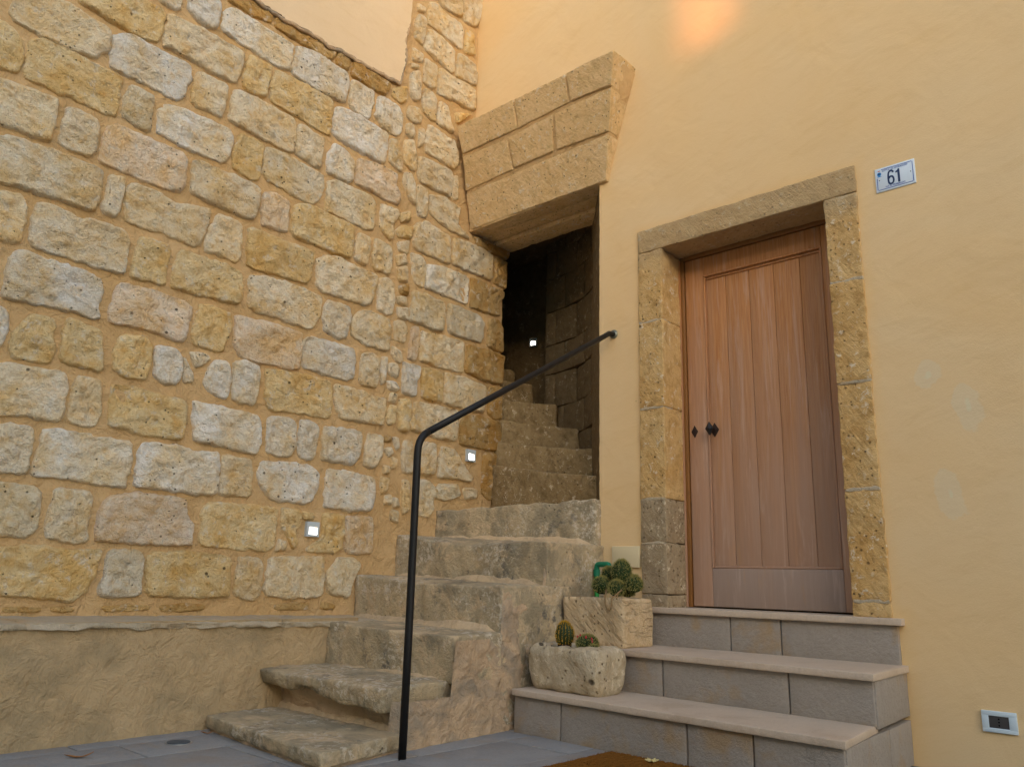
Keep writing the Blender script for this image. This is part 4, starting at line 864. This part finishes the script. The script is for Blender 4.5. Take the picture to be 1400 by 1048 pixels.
# ------------------------------------------------------------------ troughs and cacti
def trough(name, c8, hole, zs_, label, mat, r, amp, freq, sd):
    o = empty(name, (sum(p[0] for p in c8)/8, sum(p[1] for p in c8)/8, min(p[2] for p in c8)), label, 'planter', 'stone trough planters')
    (hx0, hx1, hy0, hy1, depth) = hole
    zt = max(p[2] for p in c8)
    def dig(P, u, v, w):
        if w > .98:
            ex = min(P[0]-hx0, hx1-P[0], P[1]-hy0, hy1-P[1])
            if ex > 0: P = np.array([P[0], P[1], P[2]-depth*min(1, ex/.018)])
            elif r > .02: P = P+np.array([0, 0, .008*fr(P, 14, 4, 3)])
        return P
    V, F = rblock(c8, seg=.014, r=r, amp=amp, freq=freq, seed=sd, deform=dig, maxn=34)
    mk('trough', V, F, mat, o)
    V, F = sheet((hx0-.004, hy0-.004, zs_), (hx1-hx0+.008, 0, 0), (0, hy1-hy0+.008, 0), 24, 16, lambda P: (P[0], P[1], P[2]+.006*fr(P, 30, 4)))
    mk('soil', V, F, M['soil'], o)
    return o
tb = trough('stone_trough', box8(-2.945, -2.535, 3.685, 3.975, Z2-.004, .662), (-2.885, -2.595, 3.725, 3.94, .05), .640, 'large squared sandstone trough with tool marks holding the green cactus cluster', M['trough'], .014, .006, 9, 51)
ts = trough('stone_trough', [(-2.90, 3.35, Z1-.012), (-2.45, 3.315, Z1-.012), (-2.89, 3.61, Z1-.012), (-2.45, 3.59, Z1-.012), (-2.915, 3.335, .428), (-2.435, 3.315, .418), (-2.90, 3.62, .432), (-2.44, 3.60, .425)], (-2.84, -2.53, 3.375, 3.56, .05), .402, 'low rough rounded stone trough with holes holding two small cacti', M['trough2'], .050, .020, 4.5, 53)
def cactus_ball(c, rx, rz, rib, mat, parent, spine_mat, nsp, sl_, sd, tilt=(0, 0)):
    prof = [(rx*math.sin(a)*(1 if a < 1.9 else 1), rz*(-math.cos(a))) for a in np.linspace(.35, math.pi-.02, 16)]
    V, F = lathe((0, 0, 0), prof, 4*rib, rib, .20)
    Rm = Matrix.Rotation(tilt[0], 3, 'X') @ Matrix.Rotation(tilt[1], 3, 'Y')
    tr = lambda p: tuple(Vector(c)+Rm @ Vector(p))
    body = mk('cactus_stem', [tr(p) for p in V], F, mat, parent)
    rg = random.Random(sd); SV = []; SF = []
    for k in range(nsp):
        a = 2*math.pi*rg.randrange(rib)/rib+rg.gauss(0, .02 if rib == 16 else .14); e = rg.uniform(-.75, 1.45)
        d = Vector((math.cos(a)*math.cos(e), math.sin(a)*math.cos(e), math.sin(e))); p = Vector((d.x*rx*1.05, d.y*rx*1.05, d.z*rz))
        dd = (d+Vector((rg.gauss(0, .45), rg.gauss(0, .45), rg.gauss(0, .45)))).normalized()
        s1 = d.orthogonal().normalized()*.0016; s2_ = d.cross(s1).normalized()*.0016; o = len(SV)
        SV += [tr(p+s1), tr(p-s1*.5+s2_), tr(p-s1*.5-s2_), tr(p+dd*sl_*rg.uniform(.6, 1.2))]; SF += [(o, o+1, o+3), (o+1, o+2, o+3), (o+2, o, o+3)]
    s_ = mk('spines', SV, SF, spine_mat, body, False); tag(s_, kind='stuff')
    return body
cc_ = empty('cactus_cluster', (-2.74, 3.85, .645), 'cluster of round green cacti growing in the large squared trough', 'cactus')
def at(px, py, y): p = ony(px, py, y); return (p[0], p[1], p[2])
for i, (px, py, yy, rx, rz, rib) in enumerate([(850, 782, 3.83, .051, .068, 13), (823, 800, 3.79, .050, .048, 12), (867.5, 798, 3.84, .042, .046, 12), (843, 804, 3.77, .043, .044, 12), (832, 786, 3.86, .037, .046, 11), (858, 806, 3.87, .040, .040, 11)]):
    cactus_ball(at(px, py, yy), rx, rz, rib, M['cactus'], cc_, M['spine'], 650, .014, i+1, (.08*(i % 3-1), .15*(i % 2)))
def stem(pts, r0, par=cc_):
    mk('dry_stem', *tube(pts, [r0*(1-.4*i/len(pts)) for i in range(len(pts))], 8), M['root'], par)
stem([at(829, 806, 3.74), at(827.5, 815, 3.70), at(827.5, 824, 3.672), at(830, 832, 3.668), at(834, 834, 3.668)], .0052)
stem([at(850, 806, 3.75), at(843, 812, 3.71), at(836, 818, 3.676), at(836, 826, 3.668), at(835, 833, 3.664)], .0048)
stem([at(846, 808, 3.76), at(843, 818, 3.672)], .004)
bc = empty('barrel_cactus', (-2.72, 3.45, .405), 'upright ribbed golden barrel cactus in the low rough trough', 'cactus')
p = at(772, 867, 3.43); cactus_ball(p, .044, .066, 16, M['cactus2'], bc, M['spine_gold'], 800, .010, 31)
mk('root_base', *tube([(p[0], p[1], .392), (p[0], p[1], p[2]-.045)], [.036, .036], 14), M['soil'], bc)
pc = empty('pincushion_cactus', (-2.62, 3.45, .405), 'small squat spiny cactus with red buds in the low rough trough', 'cactus')
p = at(803, 879, 3.43); cactus_ball(p, .052, .043, 20, M['cactus'], pc, M['spine'], 900, .010, 41)
p2_ = at(812, 888, 3.40); cactus_ball(p2_, .030, .027, 16, M['cactus'], pc, M['spine'], 400, .008, 42)
for (dx, dz, dy) in [(-.046, .028, -.02), (.018, .030, -.035), (.042, .022, -.02), (-.03, .036, -.02), (.045, .010, -.02)]:
    mk('bud', *lathe((p[0]+dx, p[1]+dy, p[2]+dz-.004), [(.0035, 0), (.005, .005), (.004, .010), (.001, .014)], 8), M['pink'], pc)

# ------------------------------------------------------------------ small things on the ground
mt = empty('coir_mat', (-1.8, 2.85, 0), 'brown ribbed coir doormat lying at the foot of the door steps', 'doormat')
mx0, mx1, my0, my1 = -2.235, -1.50, 2.62, 3.145
blk('backing', box8(mx0+.003, mx1-.003, my0+.003, my1-.003, .001, .012), M['coir'], mt, seg=.3, r=.003, amp=0)
nr = 26; V = []; F = []
for i in range(nr):
    x0 = mx0+(mx1-mx0)*i/nr; x1 = mx0+(mx1-mx0)*(i+1)/nr
    vf = rblock(box8(x0+.001, x1-.001, my0, my1, .008, .026), seg=.02, r=.007, amp=.004, freq=60, seed=i, maxn=26); a, b = merge((V, F), vf); V, F = a, b
tag(mk('ribs', V, F, M['coir'], mt), kind='stuff')
rg = random.Random(8); SV = []; SF = []
for k in range(5200):
    x = rg.uniform(mx0-.002, mx1+.002); yy = rg.uniform(my0-.002, my1+.002); o = len(SV); dx, dy = rg.gauss(0, .005), rg.gauss(0, .005)
    SV += [(x, yy, .020), (x+.0022, yy+.001, .020), (x+dx, yy+dy, .020+rg.uniform(.006, .014))]; SF.append((o, o+1, o+2))
tag(mk('fibres', SV, SF, M['coir'], mt, False), kind='stuff')
def leaf(name, c, l, w, rot, mat, label, curl=.012):
    V = []; F = []
    for i in range(9):
        t = i/8; ww = w*math.sin(math.pi*min(1, t*.96+.02))*(1-.3*t)
        for j in (-1, 0, 1):
            x = (t-.5)*l; y = j*ww/2; z = .003+curl*abs(t-.4)**1.5*2+abs(j)*.004*math.sin(t*6)
            V.append((c[0]+x*math.cos(rot)-y*math.sin(rot), c[1]+x*math.sin(rot)+y*math.cos(rot), c[2]+z+.002))
    for i in range(8):
        for j in range(2): F.append((i*3+j, i*3+j+1, i*3+j+4, i*3+j+3))
    n = len(V); V += [(a, b, z-.0012) for a, b, z in V]; F += [tuple(n+q for q in reversed(f)) for f in F[:]]
    return tag(mk(name, V, F, mat), label, 'leaf')
leaf('fallen_leaf', tuple(onz(107, 1036, 0)), .11, .026, 1.0, M['leaf'], 'curled brown dry leaf on the paving below the plinth', .022)
leaf('fallen_leaf', tuple(onz(282, 1003, 0)), .06, .014, .6, M['leaf'], 'tiny brown dry leaf beside the lowest stone step')
# little pale star-shaped dry flower on the mat
p = onz(891, 1040, .03); V = [(p[0], p[1], .037)]; F = []
for k in range(10):
    a = 2*math.pi*k/10+.3; r = .030 if k % 2 == 0 else .013; V.append((p[0]+r*math.cos(a), p[1]+r*math.sin(a), .033+(.008 if k % 2 == 0 else .0)))
F = [(0, k+1, (k+1) % 10+1) for k in range(10)]; n = len(V); V += [(a, b, c-.004) for a, b, c in V]; F += [tuple(n+q for q in reversed(f)) for f in F[:]]+[(k+1, n+k+1, n+(k+1) % 10+1, (k+1) % 10+1) for k in range(10)]
tag(mk('dried_flower', V, F, M['leaf2'], None, False), 'small pale star-shaped dried flower on the coir mat', 'flower')
p = onz(244, 1015, 0)
dc = empty('drain_cover', (p[0], p[1], 0), 'small round blue-grey drain cover set in the paving by the plinth', 'drain cover')
mk('rim', *tube([(p[0], p[1], -.01), (p[0], p[1], .0035)], .058, 24), M['steel'], dc, False)
mk('lid', *tube([(p[0], p[1], 0), (p[0], p[1], .006)], .050, 24), M['drain'], dc, False)

# ------------------------------------------------------------------ unseen house blocks added behind the camera, shaped to let one sun patch through
def added_house(x0, x1, y0, y1, h, label, wins):
    o = empty('sun_blocking_house', ((x0+x1)/2, (y0+y1)/2, 0), label, 'house', 'unseen houses shaping the sunlight')
    blk('wall', box8(x0, x1, y0, y1, -.02, 5.95), M['plaster_left'], o, seg=2, r=.01, amp=0)
    blk('sun_screen', box8(x0, x1, y1-.22, y1-.002, 5.95, h-.06), M['plaster_left'], o, seg=2, r=.01, amp=0)  # tall thin wall added to hold back the low sun
    blk('sun_screen_cap', box8(x0, x1, y1-.24, y1+.02, h-.06, h), M['ledge'], o, seg=2, r=.01, amp=0)
    blk('roof', box8(x0, x1, y0, y1-.23, 5.95, 6.05), M['roof'], o, seg=2, r=.02, amp=0)
    for (wx, wz, ww, wh) in wins:
        f = blk('window', box8(wx-ww/2, wx+ww/2, y1-.05, y1+.03, wz-wh/2, wz+wh/2), M['shutter'], o, seg=.5, r=.01, amp=0)
        blk('pane', box8(wx-ww/2+.08, wx+ww/2-.08, y1+.0, y1+.034, wz-wh/2+.08, wz+wh/2-.08), M['glass'], f, seg=.5, r=.002, amp=0)
YH = -13.0; dz = (YR-YH)/math.cos(SUN_AZ)*math.tan(SUN_EL)
xe0 = -2.31+math.tan(SUN_AZ)*(YR-YH); xe1 = -2.00+math.tan(SUN_AZ)*(YR-YH+.22); HT = 6.05+dz
added_house(-20, xe0, YH-5, YH, HT, 'added unseen house block keeping the low sun off the stairs', [(-6, 1.6, 1, 2), (-3, 1.6, 1, 1.4), (-6, 5, 1, 1.5), (-3, 5, 1, 1.5), (5, 5, 1, 1.5)])
added_house(xe1, 48, YH-5, YH, HT, 'added unseen house block keeping the low sun off the oak door', [(20, 1.4, 1, 2.2), (24, 1.6, 1, 1.4), (20, 5, 1, 1.5), (24, 5, 1, 1.5)])
added_house(xe0+.002, xe1-.002, YH-4.5, YH-.02, 4.12+dz, 'added unseen low block setting the lower edge of the sun patch', [])
